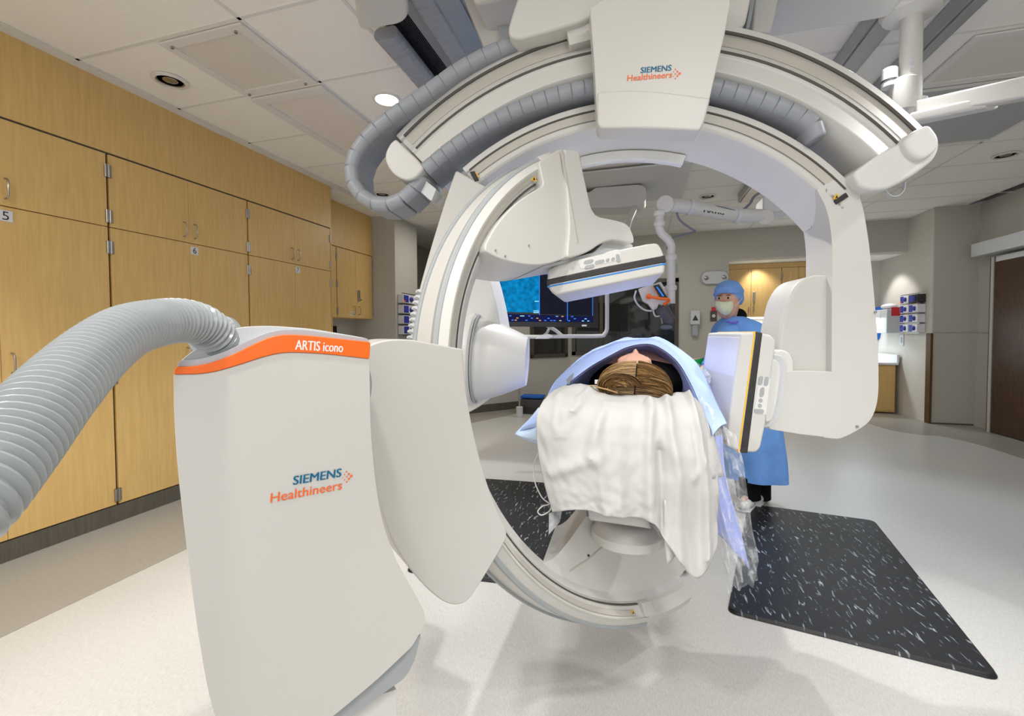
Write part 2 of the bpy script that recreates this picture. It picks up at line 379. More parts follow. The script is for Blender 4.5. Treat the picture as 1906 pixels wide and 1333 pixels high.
def skin(name, verts, edges, radii, m, parent=None, sub=2, root=0):
    me = bpy.data.meshes.new(name); me.from_pydata([tuple(v) for v in verts], edges, []); me.update()
    o = link(name, me, m, parent)
    md = o.modifiers.new('skin', 'SKIN'); md.use_smooth_shade = True
    for i, r in enumerate(radii):
        sv = me.skin_vertices[0].data[i]; sv.radius = (r, r) if not isinstance(r, (tuple, list)) else r; sv.use_root = (i == root)
    s = o.modifiers.new('sub', 'SUBSURF'); s.levels = sub; s.render_levels = sub
    return o
def ellips(name, c, ax, ay, az, m, parent=None, n=24, warp=None):
    bm = bmesh.new(); bmesh.ops.create_uvsphere(bm, u_segments=n, v_segments=max(8, n*2//3), radius=1)
    c = Vector(c); ax = Vector(ax); ay = Vector(ay); az = Vector(az)
    for v in bm.verts:
        q = v.co.copy()
        if warp: q = warp(q)
        v.co = c+ax*q.x+ay*q.y+az*q.z
    return bm_obj(name, bm, m, parent, smooth=True)
Z = Vector((0, 0, 1)); X = Vector((1, 0, 0)); Y = Vector((0, 1, 0))
# ================================================================== ROOM SHELL
CH = 3.16
def quadbox(name, a, b, z0, z1, th, m, parent=None, bevel=0):
    """wall from plan point a to b, thickness th to the left of a->b"""
    a = Vector((a[0], a[1], 0)); b = Vector((b[0], b[1], 0)); d = (b-a); n = Vector((-d.y, d.x, 0)).normalized()*th
    c = (a+b)/2+n/2; return obox(name, (c.x, c.y, (z0+z1)/2), d/2, n/2, Z*(z1-z0)/2, m, parent, bevel)
struct(box('floor', (-6, -2.5, -.1), (7, 12.5, 0), MT['floor']))
def flat(name, pts, z, th, m):
    bm = bmesh.new(); a = [bm.verts.new((p[0], p[1], z+th)) for p in pts]; b = [bm.verts.new((p[0], p[1], z)) for p in pts]
    bm.faces.new(a); bm.faces.new(b[::-1])
    for i in range(len(pts)): bm.faces.new((a[i-1], a[i], b[i], b[i-1]))
    return bm_obj(name, bm, m)
struct(flat('trim_1', [(-3.64, -2.4), (-2.75, -2.4), (-2.75, 5.6), (-2.6, 6.0), (-1.95, 7.35), (-1.2, 8.0), (1.4, 8.1), (1.4, 8.65), (-4.3, 8.65), (-4.3, 6.8), (-3.64, 6.0)], 0, .0015, MT['border']))
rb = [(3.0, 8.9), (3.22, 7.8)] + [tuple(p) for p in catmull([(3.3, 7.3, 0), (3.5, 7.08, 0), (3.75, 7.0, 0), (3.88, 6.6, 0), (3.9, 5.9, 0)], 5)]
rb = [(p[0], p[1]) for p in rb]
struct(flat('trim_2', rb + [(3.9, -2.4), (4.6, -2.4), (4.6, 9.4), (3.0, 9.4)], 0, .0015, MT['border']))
# walls
struct(quadbox('wall_left', (-4.3, 6.05), (-4.3, -2.4), 0, CH, -.1, MT['wall']))
struct(box('wall_front_left', (-4.4, 6.05, 0), (-3.59, 6.75, CH), MT['wall']))
struct(quadbox('wall_left_rear', (-4.33, 6.75), (-4.33, 9.0), 0, CH, .1, MT['wall']))
struct(quadbox('wall_left_return', (-4.33, 9.0), (-2.95, 9.0), 0, CH, .1, MT['wall']))
struct(quadbox('wall_left_side', (-2.95, 9.0), (-2.9, 6.9), 0, CH, .08, MT['wall']))
# angled wall with an opening
a0 = Vector((-2.9, 6.9, 0)); a1 = Vector((-1.33, 8.65, 0)); dv = (a1-a0).normalized(); L = (a1-a0).length
def aw(s): p = a0+dv*s; return (p.x, p.y)
WA0, WA1 = L-.93, L-.06
bm = bmesh.new(); nn = Vector((-dv.y, dv.x, 0))*.12
def awb(bm, s0, s1, z0, z1, off=0, th=.12):
    mtx = Matrix((dv, Vector((-dv.y, dv.x, 0)), Z)).transposed().to_4x4(); mtx.translation = a0
    box_bm(bm, (s0, off, z0), (s1, off+th, z1), mtx)
awb(bm, 0, WA0, 0, CH); awb(bm, WA0, L, 0, .9); awb(bm, WA0, L, 2.35, CH); awb(bm, WA1, L, .9, 2.35)
struct(bm_obj('wall_angled', bm, MT['wall']))
bm = bmesh.new(); YB = 8.65; XB0, XB1, ZB0, ZB1 = -1.28, .66, .93, 2.35
box_bm(bm, (-1.33, YB, 0), (XB0, YB+.12, CH)); box_bm(bm, (XB0, YB, 0), (XB1, YB+.12, ZB0)); box_bm(bm, (XB0, YB, ZB1), (XB1, YB+.12, CH)); box_bm(bm, (XB1, YB, 0), (1.49, YB+.12, CH))
box_bm(bm, (1.49, YB, 2.64), (4.15, YB+.12, CH))
struct(bm_obj('wall_back', bm, MT['wall']))
struct(box('ceiling_alcove', (1.3, YB+.12, 2.62), (4.2, 9.6, 2.68), MT['ceil']))
struct(box('wall_alcove_back', (1.3, 9.5, 0), (4.2, 9.6, 2.7), MT['wallw']))
struct(box('wall_alcove_left', (1.39, YB+.12, 0), (1.49, 9.5, 2.7), MT['wallw']))
struct(box('wall_alcove_right', (4.1, 8.0, 0), (4.62, 9.6, CH), MT['wallw']))
struct(box('wall_right_front', (4.1, 7.97, 0), (4.62, 7.999, CH), MT['wall']))
struct(box('wall_right', (4.62, -2.4, 0), (4.72, 8.0, CH), MT['wall']))
struct(box('trim_3', (4.1, 7.962, 1.34), (4.62, 7.97, 1.352), MT['tan']))
struct(box('trim_4', (4.604, 6.9, 1.34), (4.62, 7.9, 1.352), MT['tan']))
struct(box('trim_5', (4.07, 7.95, 0), (4.1, 8.06, 1.33), MT['woodedge']))
# dark coved base
bm = bmesh.new(); awb(bm, 0, L, 0, .13, -.012, .012); struct(bm_obj('baseboard_angled', bm, MT['toe']))
struct(box('baseboard_back', (-1.33, YB-.012, 0), (1.49, YB, .13), MT['toe']))
struct(box('baseboard_right', (4.1, 7.952, .0), (4.6, 7.965, .02), MT['toe']))
# windows: frames and glass
def window(name, mtx, x0, x1, z0, z1, mull=()):
    bm = bmesh.new(); t = .07
    for q in ((x0, z0, x1, z0+t), (x0, z1-t, x1, z1), (x0, z0, x0+t, z1), (x1-t, z0, x1, z1)):
        box_bm(bm, (q[0], -.03, q[1]), (q[2], .1, q[3]), mtx)
    for mx in mull: box_bm(bm, (mx-.03, -.02, z0+t), (mx+.03, .08, z1-t), mtx)
    fr = struct(bm_obj(name, bm, MT['wframe'])); 
    bm = bmesh.new(); box_bm(bm, (x0+t, .03, z0+t), (x1-t, .036, z1-t), mtx); g = bm_obj('pane', bm, MT['glass'], fr)
    return fr
MT['wframe'] = mat('bronze_window_frame', (.075, .062, .045), .4, noise=.05)
window('window_1', Matrix.Translation((0, YB, 0)), XB0, XB1, ZB0, ZB1, (-.72,))
mtx = Matrix((dv, Vector((-dv.y, dv.x, 0)), Z)).transposed().to_4x4(); mtx.translation = a0
window('window_2', mtx, WA0, WA1, .9, 2.35)
# control room behind the glass
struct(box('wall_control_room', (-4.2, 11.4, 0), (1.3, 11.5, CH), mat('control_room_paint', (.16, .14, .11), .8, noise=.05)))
struct(box('wall_control_side', (1.2, 8.8, 0), (1.3, 11.4, CH), MT['wall']))
bm = bmesh.new()
for p, q in (((-1.7, 9.6, .72), (1.1, 10.3, .76)), ((-1.65, 9.65, 0), (-1.6, 10.2, .72)), ((.98, 9.65, 0), (1.03, 10.2, .72)), ((-.3, 9.65, 0), (-.25, 10.2, .72))): box_bm(bm, p, q)
tag(bm_obj('control_desk', bm, MT['tan']), 'long desk standing in the dim control room behind the glass', 'desk')
for i, (x, w_, lb) in enumerate([(-1.25, .5, 'black computer screen at left end of the control room desk'), (-.2, .5, 'black computer screen at middle of the control room desk'), (.72, .45, 'black computer screen at right end of the control room desk')]):
    t = thing('computer_monitor', lb, 'monitor', (x, 9.85, .76), 'control room screens')
    box('screen', (x-w_/2, 9.82, .88), (x+w_/2, 9.86, 1.2), MT['black_gloss'], t, .008); box('stand', (x-.03, 9.84, .77), (x+.03, 9.9, .9), MT['dark'], t); box('base', (x-.12, 9.78, .76), (x+.12, 9.95, .775), MT['dark'], t)
box('c', (0, 0, 0), (1, 1, 1), MT['dark']); bpy.data.objects.remove(bpy.data.objects['c'])
t = thing('storage_cabinet', 'tall grey cabinet against the far wall of the control room', 'cabinet', (-.1, 11.1, 0))
box('body', (-.45, 10.9, 0), (.1, 11.38, 2.1), mat('grey_laminate', (.20, .19, .17), .6, noise=.05), t, .01)
box('door', (-.43, 10.88, .08), (-.18, 10.9, 2.05), mat('grey_door', (.25, .235, .21), .6, noise=.05), t); box('door', (-.17, 10.88, .08), (.08, 10.9, 2.05), bpy.data.materials['grey_door'], t)
tag(box('wall_notice', (-.05+.35, 11.36, 1.3), (.62, 11.395, 1.75), MT['whitebox']), 'pale notice sheet on the far wall seen through the big window', 'poster')

# ceiling: tiles with grid
bm = bmesh.new(); box_bm(bm, (-6, -2.5, CH+.03), (7, 12.5, CH+.1)); struct(bm_obj('ceiling', bm, MT['line']))
bm = bmesh.new(); gx = -3.54; gy = 2.07; TX = 1.333; TY = .6665; g = .006; holes = {}
xs = [gx+TX*i for i in range(-1, 7)]; ys = [gy+TY*i for i in range(-7, 13)]
def cell_mat(i, j): return 0
for i in range(len(xs)-1):
    for j in range(len(ys)-1):
        if i in (2,) and 0 <= j <= 11: pass
        x0, x1 = xs[i]+g, xs[i+1]-g
        # split 2x4 tiles with the light fixtures' half cells
        box_bm(bm, (x0, ys[j]+g, CH), (x1, ys[j+1]-g, CH+.03))
box_bm(bm, (-4.9, -2.4, CH), (xs[0]-g, 12, CH+.03))
struct(bm_obj('ceiling_tiles', bm, MT['ceil']))
bm = bmesh.new()
for x in xs+[-1.55]:
    if x: box_bm(bm, (x-.012, -2.4, CH-.004), (x+.010, 12, CH+.001))
for y in ys: box_bm(bm, (-4.3, y-.012, CH-.004), (5, y+.010, CH+.001))
struct(bm_obj('trim_6', bm, MT['tbar']))
struct(box('trim_7', (-3.64, -2.4, CH-.006), (-3.56, 6.0, CH), MT['tbar']))

# ------------------------------------------------------------------ ceiling fixtures
def ceil_frame(name, lb, cat, x0, y0, x1, y1, inner, fw=.05, th=.012, group=None):
    t = thing(name, lb, cat, ((x0+x1)/2, (y0+y1)/2, CH), group); bm = bmesh.new(); z = CH-.005
    for q in ((x0, y0, x1, y0+fw), (x0, y1-fw, x1, y1), (x0, y0+fw, x0+fw, y1-fw), (x1-fw, y0+fw, x1, y1-fw)): box_bm(bm, (q[0], q[1], z-th), (q[2], q[3], z))
    bm_obj('frame', bm, MT['tbar'], t); box('diffuser', (x0+fw, y0+fw, z-.004), (x1-fw, y1-fw, z), inner, t); return t
MT['perf'] = mat('perforated_grille', (.72, .68, .61), .7, noise=.1, scale=300)
t = ceil_frame('ceiling_grille', 'perforated square ceiling air grille with four corner clips', 'vent', -2.86, 2.09, -2.22, 2.72, MT['perf'], .06)
for sx in (-2.80, -2.3):
    for sy in (2.13, 2.70): lathe('clip', [(.009, 0), (.009, .012)], (sx, sy, CH-.03), Z, MT['steel'], t, 10)
ceil_frame('light_panel', 'unlit rectangular ceiling light panel beyond the perforated grille', 'ceiling light', -2.86, 2.77, -2.22, 4.04, MT['panel'], .075, .02)
ceil_frame('ceiling_grille', 'perforated ceiling air grille at the upper right corner of the view', 'vent', 1.95, 3.45, 2.7, 4.05, MT['perf'], .05)
ceil_frame('light_panel', 'unlit ceiling light panel above the long white lamp arm on the right', 'ceiling light', 1.88, 4.1, 3.15, 5.33, mat('grey_light_panel', (.44, .45, .47), .5, noise=.02), .03, .01)
def downlight(x, y, r, lb, lit=False):
    t = thing('recessed_downlight', lb, 'ceiling light', (x, y, CH), 'recessed ceiling downlights')
    z = CH-.004
    lathe('trim_ring', [(r*1.28, 0), (r*1.28, -.006), (r*1.02, -.012), (r, -.004), (r, 0)], (x, y, z), Z, MT['tbar'], t, 36)
    if lit: lathe('lamp', [(r*.98, 0), (r*.98, -.004), (.001, -.008)], (x, y, z), Z, MT['ledw'], t, 30)
    else:
        lathe('reflector', [(r*.98, 0), (r*.98, -.004), (r*.9, .0), (r*.55, .0005), (r*.5, -.003), (.001, -.004)], (x, y, z), Z, MT['steel'], t, 30)
    return t
p = OZ(317, 149, CH); downlight(p.x, p.y, .085, 'unlit chrome downlight nearest the tall wooden cabinets')
p = OZ(720, 183, CH); downlight(p.x, p.y, .085, 'brightly lit round downlight beside the grey cable chain', True)
p = OZ(711, 361, CH); downlight(p.x, p.y, .085, 'unlit downlight seen through the loop of the grey cable chain')
p = OZ(1872, 288, CH); downlight(p.x, p.y, .085, 'unlit downlight near the right edge of the view')
p = OZ(1317, 365, CH); downlight(p.x, p.y, .085, 'unlit twin downlight seen under the big arch')
p = OZ(1225, 420, CH)
def rail(name, lb, x0, x1, y0, y1, z0, m, grp=None, bev=.004):
    bm = bmesh.new(); box_bm(bm, (x0, y0, z0), (x1, y1, CH-.006)); box_bm(bm, (x0+.02, y0, z0-.012), (x1-.02, y1, z0))
    return tag(bm_obj(name, bm, m, bevel=bev), lb, 'rail', grp)
rail('ceiling_rail', 'broad grey steel ceiling rail left of the moving arch carriage', -1.02, -.86, .4, 4.9, CH-.12, MT['alu'])
rail('ceiling_rail', 'dark slim ceiling rail right beside the broad grey rail', -.84, -.78, .4, 4.9, CH-.09, MT['dark'])
rail('ceiling_rail', 'grey steel ceiling rail on the right, nearer the arch', 1.22, 1.36, .4, 6.5, CH-.10, MT['alu'])
rail('ceiling_rail', 'dark grey ceiling rail carrying the white lamp arm', 1.62, 1.72, .4, 6.5, CH-.10, MT['alu'])
t = thing('duct_cover', 'grey ribbed channel cover recessed between two ceiling cable chains', 'ceiling cover', (-1.32, 2.9, CH))
bm = bmesh.new()
for k in range(14): box_bm(bm, (-1.42+k*.012, 2.3, CH-.03), (-1.413+k*.012, 4.3, CH-.012))
box_bm(bm, (-1.43, 2.3, CH-.014), (-1.25, 4.3, CH-.006)); bm_obj('ribbed_panel', bm, MT['dark'], t)
box('steel_plate', (-1.25, 1.9, CH-.03), (-1.08, 4.3, CH-.008), MT['alu'], t)
t = thing('carriage_cover', 'cream box cover hanging at the ceiling at the top of the view', 'ceiling cover', (-1.3, 2.1, CH))
prism('cover', [OZ(*q, CH-.16) for q in [tuple(v) for v in fillet([(648, -60), (668, 52, 4), (678, 58, 6), (748, 46, 14), (762, 30, 10), (752, -60)], 0)]], Z*.12, MT['cream'], t, .02)
# two chains running along y at the ceiling
def link_chain_bm(bm, P, nrm, wv, width, thick, seglen_gap=.12, barrel=True):
    """row of chain links along polyline P; wv = width direction, thickness in nrm(i) direction"""
    n = len(P)
    for i in range(n-1):
        a = Vector(P[i]); b = Vector(P[i+1]); d = b-a; L_ = d.length; d.normalize()
        w_ = wv.normalized(); t_ = d.cross(w_).normalized()
        c = (a+b)/2; h = L_*.54
        rr_ = thick*.58; prof = [(-width/2+math.cos(q)*rr_, math.sin(q)*rr_) for q in [math.radians(x_) for x_ in range(290, 69, -20)]] + [(width/2+math.cos(q)*rr_, math.sin(q)*rr_) for q in [math.radians(x_) for x_ in (110, 70, 30, 0, -30, -70, -110)]]
        A = []
        for s, k in ((-1, 1.0), (.75, .99), (1, .90)):
            A.append([bm.verts.new(c+d*h*s+w_*x*k+t_*y*k) for x, y in prof])
        for r in (0, 1):
            for j in range(len(prof)): bm.faces.new((A[r][j], A[r][(j+1) % len(prof)], A[r+1][(j+1) % len(prof)], A[r+1][j]))
        bm.faces.new(A[0]); bm.faces.new(A[-1][::-1])
for (u0, v0, u1, v1, lb) in ((718, 62, 812, 175, 'slim grey cable chain at the ceiling nearest the lit downlight'), (775, -30, 880, 140, 'wider grey cable chain along the ceiling beside the steel rail')):
    a = OZ(u0, v0, CH-.09); b = OZ(u1, v1, CH-.09); b = a+(b-a).normalized()*2.2 if False else b+(b-a)*.6
    n = max(4, int((b-a).length/.058)); bm = bmesh.new(); link_chain_bm(bm, [a+(b-a)*i/n for i in range(n+1)], Z, X, .075, .07)
    tag(bm_obj('cable_chain', bm, MT['chain'], bevel=.003, seg=1), lb, 'cable chain')

# ------------------------------------------------------------------ tall cabinets on the left
CX = -3.64
def hinge(x, y, z, par, ax=X): lathe('hinge', [(.009, -.045), (.009, .045)], (x, y, z), Z, MT['steel'], par, 10); box('hinge_leaf', (x-.004, y-.009, z-.045), (x+.003, y+.013, z+.045), MT['steel'], par)
def pull_x(x, y, z0, z1, par):
    return tube('handle', [(x, y, z0), (x+.025, y, z0+.004), (x+.035, y, z0+.02), (x+.035, y, z1-.02), (x+.025, y, z1-.004), (x, y, z1)], .0045, MT['steel'], par, 8)
ZS, ZT = 2.125, 2.645
units = [(-.06, 1.11, ''), (1.11, 2.28, '5'), (2.28, 3.455, '6'), (3.455, 4.65, '7')]
lbs = ['tall maple cabinet nearest the camera, hidden outside the left edge', 'tall maple double-door cabinet with number 5 label, at the left edge', 'tall maple double-door cabinet with number 6 label', 'tall maple double-door cabinet with number 7 label, farthest of the tall row']
for (y0, y1, num), lb in zip(units, lbs):
    t = thing('tall_cabinet', lb, 'cabinet', (CX-.3, (y0+y1)/2, 0), 'tall maple cabinets')
    box('body', (CX-.55, y0+.002, .125), (CX-.022, y1-.002, ZT), MT['wood'], t)
    box('edge_gap', (CX-.022, y0, .125), (CX-.018, y0+.02, ZT), MT['woodedge'], t)
    ym = (y0+y1)/2; g = .0025; e = .009
    for a, b in ((y0+e, ym-g/2), (ym+g/2, y1-e)):
        dl = box('door', (CX-.02, a, .13), (CX, b, ZS-.003), MT['wood'], t, .0015)
        du = box('door', (CX-.02, a, ZS+.003), (CX, b, ZT-.006), MT['wood'], t, .0015)
        left = a < ym-.1; yh = (ym-.045) if left else (ym+.045)
        pull_x(CX, yh, 2.17, 2.29, du); pull_x(CX, yh, 1.13, 1.25, dl)
        ye = a if left else b
        for z in (2.52, 2.2): hinge(CX+.004, ye+(0 if left else -.004), z, du)
        for z in (1.98, 1.05, .2): hinge(CX+.004, ye+(0 if left else -.004), z, dl)
    if num:
        box('number_plate', (CX, ym+.012, 2.035), (CX+.003, ym+.075, 2.1), MT['whitebox'], t)
        text(num, (CX+.004, ym+.028, 2.043), Y, Z, .03, MT['btext'], t, height=.05)
struct(box('trim_8', (CX-.55, -2.4, ZT+.008), (CX, 4.665, CH-.002), MT['wood']))
struct(box('baseboard_left', (CX-.55, -2.4, 0), (CX+.004, 4.65, .122), MT['toe']))
struct(box('trim_9', (CX-.5, -2.4, ZT-.004), (CX-.012, 4.65, ZT+.008), MT['line']))
struct(box('wall_left_return_2', (-4.3, 4.655, 0), (CX-.005, 4.67, CH), MT['wood']))
# hanging cabinets further back
C2 = -3.98
for y0, y1, lb, num, doors in ((4.68, 5.2, 'narrow maple wall cabinet directly beside the tall cabinets', '8', 1), (5.2, 6.04, 'maple wall cabinet with two locked doors beside the beige wall', '9', 2)):
    t = thing('wall_cabinet', lb, 'cabinet', (C2-.15, (y0+y1)/2, 1.58), 'maple wall cabinets on the left')
    box('body', (-4.3, y0+.001, 1.585), (C2-.022, y1-.001, 2.56), MT['wood'], t)
    w_ = (y1-y0-.012)/doors
    for k in range(doors):
        a = y0+.006+k*w_; d = box('door', (C2-.02, a, 1.59), (C2, a+w_-.003, 2.545), MT['wood'], t, .0015)
        hy = a+.0 if (doors == 2 and k == 0) else a+w_
        for z in (2.42, 2.05, 1.68): hinge(C2+.004, hy, z, d)
        yh = a+w_-.06 if (doors == 2 and k == 0) else a+.06
        pull_x(C2, yh, 1.64, 1.76, d)
        if k == doors-1: lk = box('lock', (C2, yh-.02, 1.84), (C2+.02, yh+.02, 2.0), MT['steel'], d, .006); lathe('lock_knob', [(.013, 0), (.013, .03)], (C2+.02, yh, 1.86), X, MT['steel'], lk, 12)
    yl = (y0+y1)/2-.1; box('number_plate', (C2, yl-.03, 1.62), (C2+.003, yl+.03, 1.68), MT['whitebox'], t); text(num, (C2+.004, yl-.015, 1.628), Y, Z, .028, MT['btext'], t, height=.044)
struct(box('trim_10', (-4.3, 4.67, 2.56), (C2, 6.045, CH-.002), MT['wood']))
t = thing('low_counter', 'maple base cabinet with pale countertop under the wall cabinets', 'cabinet', (-4.0, 5.3, 0))
box('body', (-4.29, 4.68, .1), (-3.72, 6.04, .86), MT['wood'], t); box('countertop', (-4.29, 4.68, .86), (-3.69, 6.04, .9), MT['counter'], t, .005)
for k in range(3): dd = box('door', (-3.72, 4.69+k*.45, .13), (-3.70, 5.125+k*.45, .85), MT['wood'], t); pull_x(-3.70, 5.07+k*.45, .66, .78, dd)
t = thing('computer_monitor', 'black screen on the counter under the narrow wall cabinet', 'monitor', (-3.95, 4.95, .9))
box('screen', (-3.99, 4.75, 1.15), (-3.95, 5.15, 1.47), MT['black_gloss'], t, .008); box('stand', (-3.99, 4.92, .9), (-3.96, 4.98, 1.16), MT['dark'], t)

# glove box racks
def glove_box(c, ex, ez, n, w_, h, d, kind, lb, grp):
    c = Vector(c); t = thing('glove_box', lb, 'glove box', c-ez*h/2, grp)
    obox('carton', c, ex*w_/2, ez*h/2, n*d/2, MT['whitebox'] if kind != 'dark' else MT['dark'], t, .002)
    obox('blue_panel', c+n*(d/2+.001)-ex*w_*(.26), ex*w_*.2, ez*h*.42, n*.001, MT['bluebox'], t)
    ellips('glove_tuft', c+n*(d/2+.004)+ex*w_*.15, ex*w_*.16, ez*h*.3, n*.02, MT['bluebox'], t, 12)
    if kind == 'orange': obox('colour_tab', c+n*(d/2+.002)-ex*w_*.4-ez*h*.3, ex*w_*.07, ez*h*.12, n*.001, MT['orange'], t)
    if kind == 'green': obox('colour_tab', c+n*(d/2+.002)-ex*w_*.0, ex*w_*.05, ez*h*.2, n*.001, MT['green'], t)
    return t
def rack(c, ex, ez, n, w_, h, lb):
    c = Vector(c); t = thing('glove_rack', lb, 'rack', c-ez*h/2); bm = bmesh.new()
    for k in range(5):
        z = -h/2+h*k/4; box_c = c+ez*z
        for off, hh in ((-.01, .002), (.085, .006)):
            vs = [(-w_/2, off), (w_/2, off), (w_/2, off+.004), (-w_/2, off+.004)]
            for zz in (0,):
                A = [bm.verts.new(box_c+ex*a+n*b-ez*hh) for a, b in vs]; B = [bm.verts.new(box_c+ex*a+n*b+ez*hh) for a, b in vs]
                bm.faces.new(A); bm.faces.new(B[::-1])
                for i in range(4): bm.faces.new((A[i-1], A[i], B[i], B[i-1]))
    bm_obj('wire_shelf', bm, MT['steel'], t); return t
xf = -3.59
p = OX(752, 585, xf)
n_, ex_ = X, Y
kinds = [('orange', 'white glove box with orange tab, top of the four-high rack on the column'), ('plain', 'white glove box with blue glove, second from top on the column rack'), ('green', 'white glove box with green tab, third from top on the column rack'), ('plain', 'white glove box at the bottom of the column rack')]
zt = OX(752, 548, xf).z; zb = OX(752, 624, xf).z; hh = (zt-zb)/4
rack((xf+.0, p.y, (zt+zb)/2), ex_, Z, n_, .42, zt-zb, 'wire rack of four glove boxes on the narrow column beyond the cabinets')
for k, (kd, lb) in enumerate(kinds): glove_box((xf+.052, p.y, zt-hh*(k+.5)), ex_, Z, n_, .38, hh*.8, .09, kd, lb, 'glove boxes on the column')

# ------------------------------------------------------------------ alcove
yc = 9.12
def PY(u, v, y=yc): return OY(u, v, y)
xa0 = 1.495; zb = PY(1420, 590).z; zt = PY(1420, 500).z; ztop = 2.615
x1 = PY(1398, 540).x; x2 = PY(1455, 540).x; x3 = PY(1513, 540).x; x4 = 4.0
def pull_y(x, y, z0, z1, par): return tube('handle', [(x, y, z0), (x, y-.025, z0+.01), (x, y-.03, z0+.02), (x, y-.03, z1-.02), (x, y-.025, z1-.01), (x, y, z1)], .006, MT['steel'], par, 8)
for a, b, lb in ((xa0, x2, 'maple wall cabinet with keypad lock in the alcove behind the nurse'), (x2, 2.98, 'right-hand maple wall cabinet in the alcove, half behind the white arch')):
    t = thing('wall_cabinet', lb, 'cabinet', ((a+b)/2, 9.3, zb), 'maple wall cabinets in the alcove')
    box('body', (a+.001, yc+.02, zb), (b-.001, 9.49, ztop), MT['wood'], t); box('fascia', (a, yc, zt+.008), (b, yc+.02, ztop), MT['wood'], t)
    mid = x1 if a < x1 < b else (a+b)/2
    for q0, q1 in ((a+.004, mid-.003), (mid+.003, b-.012)):
        d = box('door', (q0, yc, zb+.004), (q1, yc+.018, zt), MT['wood'], t, .0015)
        pull_y((mid-.04) if q0 < mid-.01 else mid+.04, yc, zb+.06, zb+.18, d)
        if q0 > mid: lk = box('lock', (mid+.03, yc-.02, zb+.28), (mid+.07, yc, zb+.46), MT['steel'], d, .005); lathe('lock_knob', [(.016, 0), (.016, .03)], (mid+.05, yc-.02, zb+.3), -Y, MT['steel'], lk, 12)
        for z in (zb+.12, zt-.15): lathe('hinge', [(.012, -.05), (.012, .05)], (b-.006 if q0 > mid else a+.004, yc-.004, z), Z, MT['steel'], d, 8)
p = PY(1420, 593); tag(box('under_cabinet_lamp', (1.75, 9.16, zb-.03), (2.75, 9.22, zb-.004), MT['ledc']), 'bright slim lamp under the alcove wall cabinets behind the nurse', 'lamp')
zc = OY(1660, 675, 8.78).z; xe = 4.06
t = thing('base_cabinet', 'maple base cabinet under the alcove countertop at far right', 'cabinet', (3.2, 9.1, 0))
box('body', (1.495, 8.8, .02), (xe-.02, 9.49, zc-.04), MT['wood'], t); 
for k in range(4): a = 1.5+k*(xe-1.54)/4; d = box('door', (a+.003, 8.782, .05), (a+(xe-1.54)/4-.003, 8.8, zc-.05), MT['wood'], t); pull_y(a+.06, 8.782, zc-.25, zc-.13, d)
tag(box('countertop', (1.495, 8.75, zc-.04), (xe, 9.49, zc), MT['counter'], None, .006), 'white countertop of the alcove with a low backsplash', 'countertop')
struct(box('trim_11', (1.495, 9.47, zc), (4.05, 9.495, zc+.12), MT['counter'])); struct(box('trim_12', (xe-.02, 8.76, zc), (xe+.01, 9.4, zc+.13), MT['counter']))
tag(box('paper_stack', (3.2, 8.95, zc), (3.55, 9.1, zc+.02), MT['dark']), 'thin dark folder lying on the alcove countertop', 'folder')
t = thing('faucet', 'small dark metal faucet on the alcove countertop next to the arch', 'faucet', (2.95, 9.2, zc)); tube('spout', [(2.95, 9.2, zc), (2.95, 9.2, zc+.1), (3.0, 9.15, zc+.14), (3.05, 9.1, zc+.12)], .012, MT['steel'], t); box('lever', (2.9, 9.17, zc+.02), (3.0, 9.23, zc+.04), MT['steel'], t, .004)
xw = 4.1
def PX(u, v): return OX(u, v, xw)
a = PX(1652, 578); b = PX(1683, 620)
t = thing('towel_dispenser', 'grey metal towel dispenser on the alcove wall left of the glove boxes', 'dispenser', (xw-.1, (a.y+b.y)/2, b.z))
box('case', (xw-.24, b.y, b.z), (xw, a.y-.05, a.z), MT['steel'] if False else MT['greyw'], t, .012)
box('label_plate', (xw-.18, b.y-.004, b.z+.28), (xw-.06, b.y, b.z+.42), MT['red'], t); box('front_window', (xw-.245, b.y+.2, b.z+.25), (xw-.24, b.y+.35, b.z+.38), MT['whitebox'], t)
tag(ellips('paper_pack', (xw-.12, b.y+.2, a.z+.052), X*.1, Y*.16, Z*.05, MT['whitebox']), 'crumpled pale packet on top of the grey dispenser', 'packet')
t = thing('trash_bag_roll', 'blue bag hanging at the alcove wall beside the white arch', 'bag', (3.98, a.y+.15, 1.3))
prism('bag', [PX(*q) for q in [(1628, 574), (1649, 571), (1649, 597), (1644, 604), (1638, 630), (1628, 640)]], -X*.1, MT['gownd'], t, .01)
y1, z1 = PX(1725, 545).y, PX(1725, 545).z; y2, z2 = PX(1688, 620).y, PX(1688, 620).z
cy = (y1+y2)/2; hh = (z1-z2)/4; wy = abs(y2-y1)
rack((xw, cy, (z1+z2)/2), -Y, Z, -X, wy*1.05, (z1-z2)*1.0, 'wire rack of eight glove boxes at the alcove corner')
names = ['top', 'second', 'third', 'bottom']
for k in range(4):
    for s, side in ((1, 'left'), (-1, 'right')):
        kd = 'dark' if (k == 0 and s < 0) else ('orange' if k == 0 else ('green' if k == 2 else 'plain'))
        glove_box((xw-.055, cy+s*wy*.25, z1-hh*(k+.5)), -Y, Z, -X, wy*.46, hh*.82, .1, kd, f"glove box on the {side} side of the {names[k]} shelf of the alcove corner rack", 'glove boxes in the alcove')
p = PX(1679, 633); t = thing('wall_switch', 'small white switch plate under the grey dispenser', 'switch', (xw-.01, p.y, p.z-.08)); box('plate', (xw-.012, p.y-.06, p.z-.09), (xw, p.y+.06, p.z+.09), MT['whitebox'], t, .003); box('rocker', (xw-.02, p.y-.02, p.z-.05), (xw-.012, p.y+.02, p.z+.04), MT['greyw'], t)
